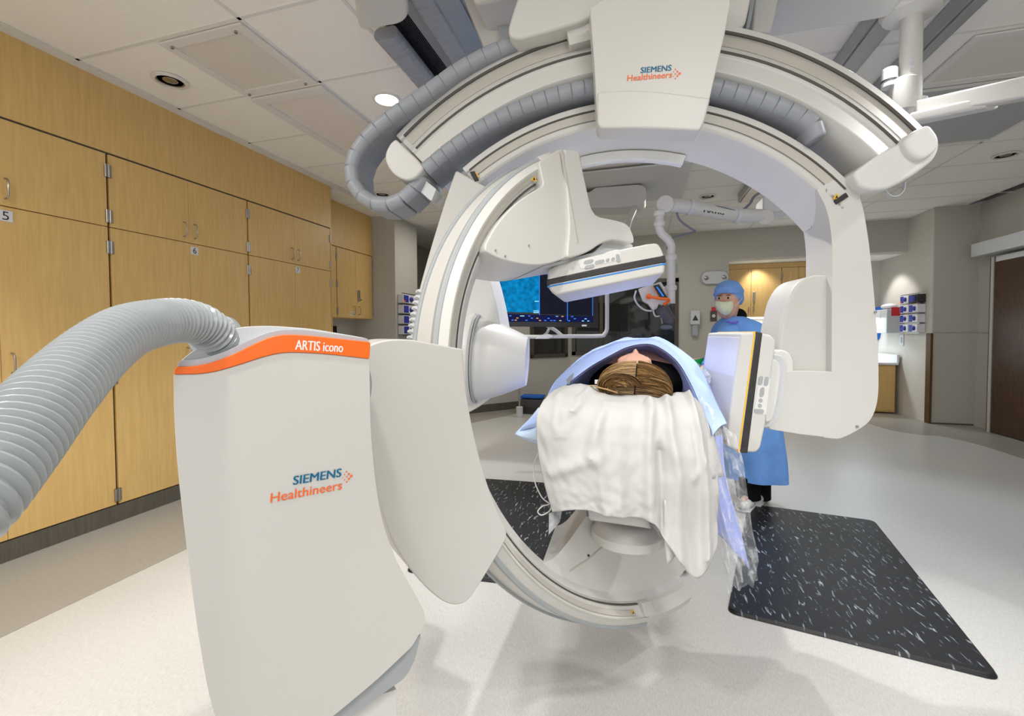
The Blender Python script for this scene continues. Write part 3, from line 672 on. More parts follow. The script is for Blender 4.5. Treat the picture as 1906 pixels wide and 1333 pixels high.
p = OY(1436, 625, 9.49); t = thing('wall_outlet', 'red emergency power outlet on the alcove wall behind the detector', 'outlet', (p.x, 9.49, p.z)); box('plate', (p.x-.07, 9.485, p.z-.06), (p.x+.07, 9.5, p.z+.06), MT['steel'], t, .003); box('socket', (p.x-.05, 9.475, p.z-.03), (p.x-.01, 9.485, p.z+.03), MT['red'], t); box('socket', (p.x+.01, 9.475, p.z-.03), (p.x+.05, 9.485, p.z+.03), MT['red'], t)
# back wall items
p0 = OY(1303, 505, YB); p1 = OY(1357, 530, YB)
t = thing('emergency_light', 'oval emergency light on the back wall above the dispenser', 'wall light', (p0.x/2+p1.x/2, YB, p1.z))
cx, cz = (p0.x+p1.x)/2, (p0.z+p1.z)/2; hw, hz = (p1.x-p0.x)/2, (p0.z-p1.z)/2
def stad(hw, hz, k=1): return [(cx+sx*(hw-hz)+math.cos(a)*hz*k, cz+math.sin(a)*hz*k) for sx, rng in ((1, range(-6, 7)), (-1, range(6, 19))) for a in [q*math.pi/12 for q in rng]]
prism('rim', [(x, YB-.03, z) for x, z in stad(hw, hz)], Y*.03, MT['grey'], t, .006); prism('housing', [(x, YB-.06, z) for x, z in stad(hw, hz, .85)], Y*.04, MT['greyw'], t, .01)
for s in (-1, 1): lathe('lamp_head', [(.035, 0), (.035, .03), (.02, .04)], (cx+s*hw*.62, YB-.06, cz), -Y, MT['steel'], t, 16)
p0 = OY(1284, 579, YB); p1 = OY(1302, 626, YB)
t = thing('soap_dispenser', 'grey hand sanitizer dispenser on the back wall', 'dispenser', (p0.x/2+p1.x/2, YB, p1.z)); zm = p1.z+.45*(p0.z-p1.z)
box('body', (p0.x, YB-.1, zm), (p1.x, YB, p0.z), MT['greyw'], t, .02); box('drip_cup', (p0.x+.03, YB-.08, p1.z), (p1.x-.03, YB, zm), MT['grey'], t, .015); prism('emblem', [((p0.x+p1.x)/2+a, YB-.103, (zm+p0.z)/2+b) for a, b in ((-.05, -.05), (.05, -.05), (0, .05))], Y*.004, MT['dark'], t, 0)
p0 = OY(1322, 572, YB); p1 = OY(1334, 598, YB)
t = thing('door_button', 'wall switch plate with red top beside the sanitizer dispenser', 'switch', (p0.x/2+p1.x/2, YB, p1.z)); box('plate', (p0.x, YB-.02, p1.z), (p1.x, YB, p0.z-.07), MT['wframe'], t, .004); box('red_cap', (p0.x+.02, YB-.03, p0.z-.07), (p1.x-.02, YB, p0.z), MT['red'], t, .004); lathe('button', [(.03, 0), (.03, .012)], ((p0.x+p1.x)/2, YB-.02, (p1.z+p0.z)/2-.03), -Y, MT['steel'], t, 14)
p0 = OY(1248, 490, YB); p1 = OY(1262, 508, YB); tag(box('wall_plate', (p0.x, YB-.01, p1.z), (p1.x, YB, p0.z), MT['grey']), 'small grey plate on the back wall above the window corner', 'plate')
# right door
d0 = Vector((4.5, 7.45, 0)); dd = Vector((0, -1, 0))
mt = Matrix((dd, Vector((-dd.y, dd.x, 0)), Z)).transposed().to_4x4(); mt.translation = Vector((d0.x, d0.y, 0))
dr = box('door_1', (0, 0, .012), (1.1, .045, 2.27), MT['darkwood'], None, .002, mt); struct(dr)
box('door_edge', (-.07, -.01, .0), (-.025, .06, 2.34), MT['tan'], dr, .002, mt); box('door_seal', (-.1, .0, 0), (-.075, .06, 2.34), MT['wframe'], dr, 0, mt); box('door_seal', (-.022, .0, 0), (0, .05, 2.34), MT['wframe'], dr, 0, mt)
box('top_edge', (0, -.002, 2.27), (1.1, .047, 2.34), MT['greyw'], dr, .001, mt)
hd = tag(box('door_header', (-.3, -.1, 2.38), (1.5, .1, 2.56), MT['greyw'], None, .01, mt), 'grey sliding door operator header above the dark wooden door', 'door operator')
# ================================================================== FLOOR-MOUNTED C-ARM
RA = Ring((.018, 1.967, 1.181), math.radians(50), .147)
wA = Vector((math.cos(math.radians(50)), math.sin(math.radians(50)), 0)); nA = Vector((-wA.y, wA.x, 0))
def PA(d): return CO*0+Vector((nA.x*d, nA.y*d, 0))          # a point on the vertical plane at distance d
ca = thing('floor_mounted_c_arm', 'big cream floor-standing C-shaped x-ray arm with orange-banded stand at the left front', 'x-ray machine', (-.62, .95, 0))
def SA(name, px, d, th, m, r=8, bevel=.012, par=None, back=1.0, seg=4, nf=5): return slab(name, px, PA(d), nA, nA*th, m, par or ca, r, bevel, seg, back, nf)
low_edge = [(688, 668), (600, 658), (530, 655), (490, 664), (440, 681), (385, 696), (323, 697)]
top_edge = [(326, 684), (375, 681), (425, 665), (480, 637), (515, 623), (560, 623), (690, 637)]
stand = SA('stand_cover', [(323, 697, 2), (324, 780), (331, 880), (345, 1000), (364, 1150), (385, 1280), (410, 1370, 3), (560, 1372, 3), (625, 1330, 3), (700, 1268), (768, 1203, 8), (797, 1152, 22), (765, 1092), (735, 1040, 60), (708, 960), (697, 880), (690, 800), (688, 668, 2)] + [(q[0], q[1], 30) for q in low_edge[1:-1]], .92, .17, MT['cream'], 40, .03, seg=6)
SA('accent_band', [(q[0], q[1], 30 if 0 < i < 6 else 4) for i, q in enumerate(top_edge)] + [(q[0], q[1], 30 if 0 < i < 6 else 4) for i, q in enumerate(low_edge)], .917, .176, MT['orange'], 10, .006)
SA('top_rim', [(330, 683, 3), (333, 672, 6), (370, 670, 20), (420, 655, 30), (478, 626, 30), (515, 614, 30), (560, 613, 20), (684, 630, 4), (688, 638, 2), (560, 624), (515, 624), (480, 638), (425, 666), (375, 682)], .922, .165, mat('mid_grey_plastic', (.47, .48, .52), .4, noise=.02), 10, .006)
SA('top_cap', [(337, 672, 4), (347, 662, 8), (398, 626, 30), (440, 609, 25), (500, 606, 25), (580, 612, 20), (680, 629, 4), (680, 650, 2), (345, 690, 2)], .94, .14, MT['greyw'], 10, .012)
SA('lower_panel', [(560, 1380), (625, 1326), (700, 1266), (784, 1181, 4), (772, 1230), (755, 1262, 14), (725, 1283), (640, 1345), (560, 1400)], .945, .12, mat('stand_grey', (.38, .41, .43), .4, noise=.02), 3, .008)
ped = SA('pedestal', [(400, 1420), (560, 1340), (728, 1287), (738, 1283), (740, 1500), (744, 1745), (420, 1745)], .975, .15, MT['white'], 2, .008)
# writing on the stand
def on(d, u, v): return WPn(u, v, PA(d), nA)
o = on(.9165, 549, 651); e = on(.9165, 638, 656) - o; text('ARTIS icono', o, e, Z, (e).length, MT['wtext'], ca, bold=.02, shear=.12, height=.0185)
o = on(.9185, 503, 936); e = on(.9185, 636, 907)-o; text('Healthineers', o, wA, Z, Vector((e.x, e.y, 0)).length, MT['otext'], ca, bold=.012, shear=.08)
o = on(.9185, 545, 903); e = on(.9185, 635, 885)-o; text('SIEMENS', o, wA, Z, Vector((e.x, e.y, 0)).length, MT['teal'], ca, bold=.02, shear=.1)
dots(on(.9185, 638, 889), wA, Z, .0165, MT['otext'], ca)
# rotation joint between stand and carriage cover
jc = on(1.04, 655, 722); lathe('joint_ring', [(.115, 0), (.118, .004), (.118, .05), (.112, .07)], on(1.04, 592, 722), nA, MT['alu'], ca, 48)
lathe('joint_disc', [(.105, -.006), (.112, -.002), (.112, .03)], on(1.03, 588, 722), nA, MT['cream'], ca, 48)
flap = SA('carriage_cover', [(672, 648, 10), (715, 632, 20), (760, 631, 20), (862, 650, 3), (866, 720, 40), (880, 800, 40), (900, 880, 40), (923, 945, 20), (947, 995, 16), (925, 1035), (895, 1085), (868, 1125, 18), (835, 1128, 26), (795, 1098, 40), (755, 1050, 40), (725, 1000, 40), (705, 930, 40), (693, 840, 40), (680, 700)], 1.12, .15, MT['cream'], 20, .028, seg=6)
# the C itself
T0, T1 = 119, 259
c_prof = [(.985, .105), (.968, -.008), (.93, -.035), (.925, -.032), (.893, -.008), (.888, .004), (.880, .0), (.852, .028), (.852, .13), (.985, .14)]
RA.sweep('c_arc', c_prof, T0, T1+17, MT['cream'], ca, 2, .003)
RA.sweep('rubber_strip', [(.992, .092), (.994, .112), (.975, .118), (.972, .096)], T0-6, T1+16, MT['grey'], ca, 2, .003)
RA.sweep('rubber_strip', [(.972, -.012), (.972, .01), (.962, .012), (.957, -.018)], T0-3, T1+1, MT['grey'], ca, 2, .003)
RA.sweep('groove_line', [(.8925, -.0105), (.8925, .0), (.8885, .0), (.8885, -.008)], T0, T1-2, MT['line'], ca, 2, 0)
RA.sweep('groove_line', [(.9315, -.0365), (.9315, -.03), (.929, -.03), (.929, -.0365)], T0, T1, MT['tan'], ca, 2, 0)
RA.sweep('rail_strip', [(.920, -.033), (.920, -.028), (.905, -.018), (.905, -.023)], T0+3, T1-4, MT['tan'], ca, 2, 0)
for t_ in (T0-1.5,):
    RA.sweep('end_plate', [(.975, -.012), (.935, -.04), (.885, -.01), (.85, .02), (.85, .12), (.98, .12)], t_-2.2, t_+2.2, MT['cream'], ca, 1.5, .005)
bm = bmesh.new()
for k in range(34):
    t = 160+k*1.15; vs = []
    for dt, R in ((0, .985), (.25, 1.004), (.75, 1.004), (1.0, .985)):
        for o_ in (.112, .135): vs.append(bm.verts.new(RA.pt(t+dt*.8, R, o_)))
    for q in ((0, 1, 3, 2), (2, 3, 5, 4), (4, 5, 7, 6), (0, 2, 4, 6), (1, 7, 5, 3)): bm.faces.new([vs[i] for i in q])
bm_obj('toothed_belt', bm, MT['greyw'], ca)
def warn(c, ex, ez, s, par):
    c = Vector(c); n = ex.cross(ez)
    t = prism('warning_sticker', [c-ex*s+ez*(-s*.7), c+ex*s+ez*(-s*.7), c+ez*s], n*.001 if n.dot(CO-c) > 0 else -n*.001, MT['yellow'], par, 0)
    q = .45; n2 = (n if n.dot(CO-c) > 0 else -n).normalized()*.0015
    prism('symbol', [c+n2-ex*s*q+ez*(-s*.5), c+n2+ex*s*q+ez*(-s*.5), c+n2+ez*s*q], n2*.2, MT['dark'], t, 0)
tang = (RA.pt(127, .905, 0)-RA.pt(126, .905, 0)).normalized(); rad = (RA.pt(126, 1, 0)-RA.pt(126, .9, 0)).normalized()
RA.sweep('end_block', [(.925, -.045), (.885, -.02), (.885, .02), (.93, .02)], T1-1.5, T1+2, MT['cream'], ca, 1.5, .003)
warn(RA.pt(125, .91, -.028), wA, Z, .013, ca); warn(RA.pt(254, .91, -.028), wA, Z, .013, ca)
# detector side arm
p0A = RA.c+RA.n*(-.07); nvA = RA.n
def SR(name, px, off, ext, m, r=8, bevel=.02, back=1.0, seg=5, par=None, extv=None): return slab(name, px, RA.c+RA.n*off, RA.n, extv or RA.n*ext, m, par or ca, r, bevel, seg, back)
SR('detector_arm_cover', [(1003, 300, 6), (1040, 278, 6), (1057, 277, 4), (1070, 400, 20), (1080, 452, 10), (1060, 478, 14), (1020, 492, 20), (985, 494, 20), (935, 484, 20), (903, 468, 8), (903, 455, 6), (925, 415, 30), (965, 372, 40), (1012, 345, 6)], -.05, .24, MT['cream'], 8, .022)
SR('detector_arm_head', [(1051, 277, 3), (1077, 279, 6), (1088, 330, 20), (1100, 385), (1110, 403, 18), (1140, 408, 20), (1170, 416, 14), (1180, 440, 6), (1181, 452, 4), (1140, 446, 6), (1120, 452, 10), (1095, 470, 16), (1055, 482, 12), (1060, 420, 10)], -.065, .26, MT['cream'], 6, .016)
SR('detector_arm_seam', [(1046, 280), (1048, 280), (1077, 452), (1075, 453)], -.0675, .01, MT['tan'], 0, 0)
SR('bellows', [(1105, 470, 4), (1126, 450, 4), (1177, 455, 3), (1178, 461, 2), (1165, 468), (1085, 484, 2), (1010, 496, 2), (1040, 487, 2)], -.02, .2, MT['greyw'], 2, .004)
for u, v in ((922, 466), (940, 477), (984, 457), (1070, 468)): lathe('screw', [(.003, 0), (.003, .004)], WPn(u, v, RA.c+RA.n*(-.052), RA.n), -RA.n, MT['alu'], ca, 8)
# flat detector A
D0 = W(1128, 505, 1.66); nd = Vector((-.07, .998, 0)).normalized()
def SD(name, px, th, m, off=0, r=4, bevel=.01, par=None, back=1.0): return slab(name, px, D0+nd*off, nd, nd*th, m, par or ca, r, bevel, 4, back)
da = SD('flat_detector', [(1018, 520, 2), (1020, 502, 5), (1040, 491, 6), (1130, 470, 2), (1205, 454, 3), (1224, 452, 6), (1231, 462, 6), (1236, 476, 3), (1238, 495, 4), (1236, 509, 5), (1130, 531, 2), (1034, 550, 6), (1026, 544, 5), (1020, 534, 4)], .40, MT['cream'], 0, 4, .014)
SD('detector_band', [(1017, 520), (1130, 495), (1238, 474.5), (1240.5, 489), (1130, 510), (1018, 532)], .404, MT['blk'], -.002, 0, .006, da)
SD('detector_stripe', [(1018, 532), (1130, 510), (1240.5, 488.5), (1240.5, 492.5), (1130, 514.5), (1019, 536)], .402, MT['blue_l'], -.001, 0, .003, da)
def pill(c, hl, r, ang):
    ex = Vector((math.cos(ang), -math.sin(ang))); pts = []
    for s, a0_ in ((1, -90), (-1, 90)):
        for k in range(7):
            a = math.radians(a0_+k*30); q = Vector((math.cos(a)*r, math.sin(a)*r)); 
            pts.append((c[0]+(ex.x*(s*hl+q.x)+ex.y*-q.y*-1*0)-(-math.sin(ang))*0+(-math.sin(ang))*0 + (-ex.y)*q.y*-1, c[1]+ex.y*(s*hl+q.x)+ex.x*q.y))
    return pts
SD('control_panel', fillet_px if False else [(1076, 485), (1125, 472), (1132, 468), (1153, 464), (1157, 483), (1090, 500), (1080, 500)], .01, MT['white'], -.0015, 3, .001, da)
for c, hl, r, a in (((1095.5, 487), 5.5, 3.6, .19), ((1097, 496), 5.5, 3.6, .19), ((1116, 487.5), 5.5, 3.6, .19), ((1131, 484.2), .01, 3.5, .19), ((1141, 482.2), .01, 3.5, .19), ((1150.5, 480.3), 4, 3.6, 1.38+.3)):
    SD('button', pill(c, hl, r, a), .004, MT['grey'], -.0035, 0, 0, da)
# tube side below the table
SR('tube_cover', [(1092, 960, 4), (1120, 978), (1200, 985, 20), (1260, 1000, 20), (1292, 1035, 20), (1262, 1082, 30), (1200, 1106, 30), (1120, 1108, 40), (1060, 1088, 30), (1007, 1050, 4), (1032, 1040, 20), (1060, 1006, 30)], .02, .26, MT['cream'], 8, .04, seg=6, extv=Vector((-.12, .97, 0))*.3, back=.9)
SR('tube_cover_seam', [(1060, 1062), (1095, 1040), (1138, 1003), (1140, 1004), (1097, 1042), (1062, 1064)], .018, .004, MT['tan'], 0, 0)
tc = W(1168, 985, 1.62); lathe('collimator', [(.10, -.05), (.13, -.03), (.13, 0), (.118, .012), (.11, .03), (.09, .04)], tc, Z, MT['cream'], ca, 48)
lathe('screw', [(.004, 0), (.004, .004)], WPn(1095, 1034, RA.c+RA.n*.018, RA.n), -RA.n, MT['dark'], ca, 10)
# corrugated hose
hp = [W(420, 640, .82), W(398, 622, .79), W(372, 604, .76), W(335, 597, .72), W(290, 602, .67), W(235, 618, .60), W(175, 660, .53), W(100, 735, .45), W(15, 835, .385), W(-90, 950, .33), W(-210, 1050, .3)]
hp = catmull(hp, 26); acc = [0]
for i in range(1, len(hp)): acc.append(acc[-1]+(hp[i]-hp[i-1]).length)
Ltot = acc[-1]; pitch = .0098; N = int(Ltot/pitch)*6; pts = []; j = 0; rr = []
for k in range(N+1):
    s = Ltot*k/N
    while j < len(acc)-2 and acc[j+1] < s: j += 1
    pts.append(hp[j].lerp(hp[j+1], (s-acc[j])/(acc[j+1]-acc[j]))); ph = (k % 6)/6; rr.append(.0335+.003*math.sin(2*math.pi*ph)**1)
bm = bmesh.new(); tube_bm(bm, pts, rr, 28); bm_obj('corrugated_hose', bm, MT['hose'], ca, smooth=True)
lathe('hose_collar', [(.034, 0), (.042, .004), (.044, .018), (.04, .03)], W(412, 636, .82), W(372, 604, .76)-W(412, 636, .82), MT['grey'], ca, 30)

# ================================================================== CEILING-MOUNTED C-ARM
RB = Ring((-.06, 1.9, 1.185), math.radians(8), 0)
cb = thing('ceiling_mounted_c_arm', 'huge cream arched x-ray arm hanging from the ceiling over the patient', 'x-ray machine', (-.06, 1.9, 2.9))
def SB(name, px, off, th, m, r=8, bevel=.015, par=None, back=1.0, seg=4, nf=5): return slab(name, px, RB.c+RB.n*off, RB.n, RB.n*th, m, par or cb, r, bevel, seg, back, nf)
# main arch
RB.sweep('main_arch', [(1.115, 0), (1.088, -.004), (1.084, .006), (1.05, .012), (1.045, 0), (1.028, 0), (1.018, .008), (.955, .17), (1.10, .17)], 38, 128, MT['cream'], cb, 2, .003)
RB.sweep('arch_rail', [(1.089, -.0045), (1.089, .003), (1.0835, .003), (1.0835, -.0045)], 41, 127, MT['line'], cb, 2, 0)
RB.sweep('arch_track', [(1.083, .0), (1.083, .009), (1.052, .011), (1.052, .004)], 41, 127, MT['tan'], cb, 2, 0)
RB.sweep('inner_lip', [(.965, .13), (.93, .15), (.93, .19), (.96, .19)], 74, 101, MT['white'], cb, 2, .004)
# outer arch
OT0, OT1 = 39.5, 133.5
RB.sweep('outer_arch', [(1.435, .01), (1.40, -.004), (1.392, .012), (1.335, -.008), (1.325, -.02), (1.30, -.04), (1.285, -.03), (1.215, -.055), (1.19, -.02), (1.18, .03), (1.20, .27), (1.43, .25)], OT0, OT1, MT['cream'], cb, 2, .004)
RB.sweep('arch_groove', [(1.402, -.006), (1.402, .004), (1.394, .004), (1.394, -.002)], OT0+1, OT1-1, MT['line'], cb, 2, 0)
RB.sweep('arch_groove', [(1.303, -.042), (1.303, -.034), (1.295, -.03), (1.295, -.04)], OT0+1, OT1-1, MT['line'], cb, 2, 0)
RB.sweep('arch_track', [(1.388, .006), (1.388, .012), (1.34, -.003), (1.34, -.010)], OT0+1, OT1-1, MT['tan'], cb, 2, 0)
SB('arch_end_cap', [(736, 258, 4), (776, 296, 4), (789, 313, 5), (775, 330, 12), (757, 337, 14), (733, 327, 16), (717, 303, 18), (716, 285, 14), (726, 266, 6)], -.075, .3, MT['cream'], 8, .02)
SB('arch_end_cap', [(1588, 322, 8), (1638, 285), (1683, 262), (1702, 243), (1731, 230, 8), (1749, 252, 12), (1751, 275, 14), (1740, 298, 14), (1700, 328, 20), (1655, 352, 16), (1622, 354, 12), (1600, 345, 8)], -.06, .33, MT['white'], 8, .03)
SB('end_cap_nose', [(1683, 262, 6), (1702, 243, 4), (1731, 230, 8), (1750, 254, 14), (1749, 275, 16), (1725, 297, 20), (1706, 294, 14), (1690, 280, 10)], -.09, .2, MT['white'], 8, .02)
# strap loop under the right cap
pp = [WPn(u, v, RB.c+RB.n*.05, RB.n) for u, v in ((1645, 350), (1650, 360), (1660, 366), (1672, 364), (1681, 354), (1683, 340))]
bm = bmesh.new(); pc = catmull(pp, 5); A = [(bm.verts.new(p-RB.n*.008), bm.verts.new(p+RB.n*.008)) for p in pc]
for i in range(len(A)-1): bm.faces.new((A[i][0], A[i+1][0], A[i+1][1], A[i][1]))
bm_obj('strap_loop', bm, MT['greyw'], cb, solid=.003)
# cable chains
def chain(name, pts, off, width, thick, par, pitch=.052):
    C_ = catmull(pts, 14); acc = [0]
    for i in range(1, len(C_)): acc.append(acc[-1]+(C_[i]-C_[i-1]).length)
    n = int(acc[-1]/pitch); out = []; j = 0
    for k in range(n+1):
        s = acc[-1]*k/n
        while j < len(acc)-2 and acc[j+1] < s: j += 1
        out.append(C_[j].lerp(C_[j+1], (s-acc[j])/(acc[j+1]-acc[j])))
    bm = bmesh.new(); link_chain_bm(bm, out, Z, RB.n, width, thick); return bm_obj(name, bm, MT['chain'], par, bevel=.003, seg=1)
def PB(u, v, off): return WPn(u, v, RB.c+RB.n*off, RB.n)
loop = [PB(1075, 72, .10), PB(1000, 90, .08), PB(930, 113, .06), PB(862, 148, .05), PB(806, 188, .04), PB(760, 218, .03), PB(715, 252, .03), PB(682, 287, .03), PB(668, 325, .03), PB(676, 360, .03), PB(705, 386, .03), PB(745, 388, .03), PB(772, 370, .03), PB(800, 340, .06)]
chain('cable_chain', loop, 0, .14, .055, cb, .066)
inner = [RB.pt(a, R, .05) for a, R in ((134, 1.205), (128, 1.195), (120, 1.185), (112, 1.175), (104, 1.17), (96, 1.165), (88, 1.165), (80, 1.165), (72, 1.165), (64, 1.17), (58, 1.175), (54, 1.17), (52, 1.14))]
chain('cable_chain', inner, 0, .17, .055, cb)
SB('chain_bracket', [(761, 338), (785, 330), (812, 352), (803, 374), (797, 370)], -.03, .12, MT['greyw'], 2, .004)
warn(PB(763, 345, -.035), RB.w, Z, .012, cb); warn(PB(886, 326, -.006), RB.w, Z, .014, cb); warn(PB(1557, 366, -.006), RB.w, Z, .013, cb)
for q in ((878, 322, 885, 333), (1560, 372, 1572, 366)): SB('stop_block', [(q[0]-4, q[1]-2), (q[0]+5, q[1]-4), (q[2]+6, q[3]+2), (q[2]-2, q[3]+4)] if q[0] < 1000 else [(1553, 373), (1575, 358), (1580, 366), (1558, 380)], -.008, .02, MT['dark'], 0, .002)
# left leg with x-ray tube
SB('left_leg', [(848, 316, 6), (906, 348, 6), (893, 372, 10), (850, 440, 20), (820, 500, 20), (800, 570, 20), (790, 660), (762, 660), (765, 610), (778, 545, 30), (800, 465, 30), (826, 380, 20)], 0, .19, MT['cream'], 8, .015)
SB('leg_cover_seam', [(888, 372), (853, 430), (849, 447), (851, 448), (856, 432), (891, 373)], -.002, .003, MT['tan'], 0, 0)
SB('tube_housing', [(880, 470, 30), (899, 480, 20), (913, 520, 20), (926, 575, 20), (938, 650, 40), (930, 720, 30), (902, 752, 20), (866, 772, 10), (820, 760), (800, 640), (830, 540)], .1, .3, MT['white'], 8, .03)
ax0 = PB(893, 668, .14); ax1 = PB(983, 676, .16); axd = (RB.w*1+RB.n*.02-Z*.05).normalized(); hgt = (ax1-ax0).length
lathe('tube_flange', [(.20, -.02), (.215, 0), (.215, .02), (.205, .03)], ax0-axd*.04, axd, MT['white'], cb, 64)
lathe('tube_cone', [(.195, 0), (.190, .03), (.185, .036), (.176, .07), (.162, .11), (.145, .15), (.118, hgt-.015), (.112, hgt-.004), (.001, hgt)], ax0, axd, MT['white'], cb, 64)
lathe('tube_line', [(.2065, 0), (.2075, .004), (.2065, .008)], ax0-axd*.006, axd, MT['grey'], cb, 64)
# right leg and lateral detector
SB('right_leg', [(1520, 352, 2), (1560, 330, 2), (1598, 355, 3), (1608, 390, 10), (1618, 450, 40), (1629, 560, 60), (1636, 660, 50), (1636, 745, 30), (1622, 785, 26), (1590, 806, 20), (1562, 818, 8), (1530, 815), (1548, 700), (1549, 440, 30), (1540, 390, 20)], 0, .2, MT['cream'], 8, .025, seg=5)
SB('detector_housing', [(1489, 520, 14), (1520, 511, 12), (1560, 514), (1580, 560), (1580, 812), (1561, 818, 6), (1490, 809), (1430, 799, 8), (1431, 780), (1444, 690), (1452, 610, 20), (1467, 550, 20)], .04, .2, MT['cream'], 8, .03, seg=5)
lathe('screw', [(.005, 0), (.005, .004)], PB(1595, 794, -.001), -RB.n, MT['steel'], cb, 10); lathe('screw', [(.005, 0), (.005, .004)], PB(1629, 581, -.001), -RB.n, MT['steel'], cb, 10); lathe('screw', [(.004, 0), (.004, .004)], PB(1511, 388+34, -.001), -RB.n, MT['steel'], cb, 10)
SB('detector_housing_base', [(1444, 692, 14), (1500, 690, 20), (1551, 692, 2), (1551, 816), (1490, 809), (1430, 799, 8), (1431, 780)], .001, .2, MT['cream'], 8, .014, seg=5)
SB('mount_pad', [(1446, 650, 10), (1468, 653, 12), (1478, 672, 10), (1476, 720), (1466, 775, 10), (1452, 797, 12), (1425, 800, 8), (1430, 740)], .02, .24, MT['white'], 10, .02)
SB('mount_ring', [(1440, 658, 8), (1458, 662, 10), (1466, 680, 10), (1460, 740), (1451, 783, 10), (1438, 795, 10), (1420, 797, 6), (1430, 720)], .0, .24, MT['greyw'], 10, .014)
SB('mount_plate', [(1437, 668, 8), (1449, 672, 8), (1454, 690, 8), (1447, 745), (1438, 782, 8), (1425, 788, 6), (1425, 720)], -.02, .24, MT['white'], 10, .01)
ld_p = W(1400, 730, 1.72); ldn = RB.n
def SL(name, px, off, th, m, r=4, bevel=.01, par=None, back=1.0, ext=None): return slab(name, px, ld_p+ldn*off, ldn, ext or ldn*th, m, par or cb, r, bevel, 4, back)
ld = SL('flat_detector', [(1380, 620, 5), (1405, 618, 3), (1437, 624, 7), (1445, 636, 4), (1440, 672), (1434, 712), (1425, 793), (1416, 834, 5), (1408, 843, 5), (1380, 842, 3), (1352, 830, 6), (1358, 770)], 0, .44, MT['cream'], 4, .012)
SL('detection_window', [(1376, 628, 2), (1382, 621, 2), (1384, 628), (1358, 812), (1353, 824, 2), (1350, 818, 2)], .012, .41, MT['bluelit_face'], 2, .004, ld)
SL('detector_band', [(1407, 617), (1420, 619.5), (1392, 844.5), (1377, 843.5)], -.002, .444, MT['blk'], 0, .005, ld)
SL('detector_stripe', [(1403.5, 617), (1407, 617), (1377, 843), (1373.5, 842)], -.001, .442, MT['yellow'], 0, .002, ld)
SL('control_panel', [(1413, 703), (1434, 705), (1426, 773), (1404, 770)], -.0015, .006, MT['white'], 3, .001, ld)
for c, hl, r, a in (((1416, 708.5), 4.5, 4, 1.45), ((1426.5, 710), 4.5, 4, 1.45), ((1418.5, 730), 5, 4, 1.45), ((1416, 745.5), .01, 3.6, 0), ((1414.5, 755), .01, 3.6, 0), ((1413, 765.5), 5, 4, -.06)):
    SL('button', pill(c, hl, r, a), -.0035, .004, MT['grey'], 0, 0, ld)
# centre housing, carriage and stage above
hs = SB('centre_housing', [(1098, 14, 2), (1140, -12), (1357, -14), (1360, 6, 3), (1350, 60), (1329, 150), (1312, 225, 5), (1303, 243, 6), (1210, 238, 40), (1118, 238, 6), (1112, 230, 5), (1106, 120)], -.17, .10, MT['cream'], 8, .022, seg=5)
SB('housing_lip', [(1112, 170, 6), (1200, 166, 60), (1323, 182, 6), (1312, 225, 5), (1303, 243, 6), (1210, 238, 40), (1118, 238, 6), (1112, 230, 5)], -.178, .06, MT['cream'], 8, .018, seg=5)
SB('housing_body', [(1104, -20), (1352, -20), (1338, 60), (1325, 110), (1118, 110)], -.08, .36, MT['cream'], 4, .015)
def onB(off, u, v): return PB(u, v, off)
oo = -.1715
o = onB(oo, 1167, 151); text('Healthineers', o, RB.w, Z, (onB(oo, 1250, 152)-o).length, MT['otext'], cb, bold=.012, shear=.08)
o = onB(oo, 1192, 136); text('SIEMENS', o, RB.w, Z, (onB(oo, 1249, 137)-o).length, MT['teal'], cb, bold=.02, shear=.1)
dots(onB(oo, 1251, 138), RB.w, Z, .026, MT['otext'], cb)
SB('carriage_housing', [(948, 68, 10), (945, 52, 10), (955, 18, 20), (975, -40), (1200, -70), (1215, -10), (1110, 24), (1085, 38), (1030, 55, 8), (968, 72, 6)], -.085, .25, MT['cream'], 10, .025, seg=5)
SB('clamp_block', [(1052, 45, 3), (1104, 36), (1104, 72), (1060, 84, 3)], -.05, .1, MT['cream'], 2, .006)
SB('gauge_window', [(1035, 60), (1052, 52), (1053, 62), (1040, 66)], -.02, .1, MT['alu'], 1, .003)
SB('stage_cover', [(840, -60), (905, 97, 3), (950, 88, 6), (1000, 60), (1030, -60)], .34, .12, MT['cream'], 6, .012)
SB('grey_seal', [(940, -60), (928, -5, 20), (925, 50, 10), (934, 82, 4), (950, 90), (955, 60), (958, 0, 20), (972, -60)], .31, .06, MT['grey'], 4, .01)
SB('stage_cover', [(1340, -60), (1404, -60), (1398, 0, 20), (1388, 45, 10), (1370, 60), (1340, 56)], .05, .3, MT['cream'], 8, .03)
SB('grey_seal', [(1400, -60), (1412, -60), (1404, 10, 20), (1395, 52), (1388, 54), (1394, 20)], .2, .1, MT['grey'], 3, .006)
SB('stage_cover', [(1410, -60), (1460, -60), (1450, 0, 20), (1436, 60), (1400, 60)], .28, .2, MT['cream'], 8, .012)
box('ceiling_carriage', (-.75, 1.95, 2.86), (1.15, 2.62, CH-.02), MT['cream'], cb, .03)
# ================================================================== PATIENT TABLE, PATIENT, DRAPES
tb = thing('patient_table', 'x-ray patient table under the white sheet', 'table', (0, 3.0, 0))
box('tabletop', (-.29, 1.60, 1.02), (.15, 4.1, 1.055), MT['dark'], tb, .015)
box('mattress', (-.28, 1.62, 1.057), (.14, 4.05, 1.078), MT['black'], tb, .012)
box('column', (-.17, 2.95, .12), (.17, 3.55, 1.03), MT['cream'], tb, .04); box('base', (-.28, 2.6, 0.022), (.28, 3.9, .14), MT['greyw'], tb, .03)
box('side_rail', (.155, 2.0, 1.025), (.17, 3.9, 1.05), MT['steel'], tb, .002)
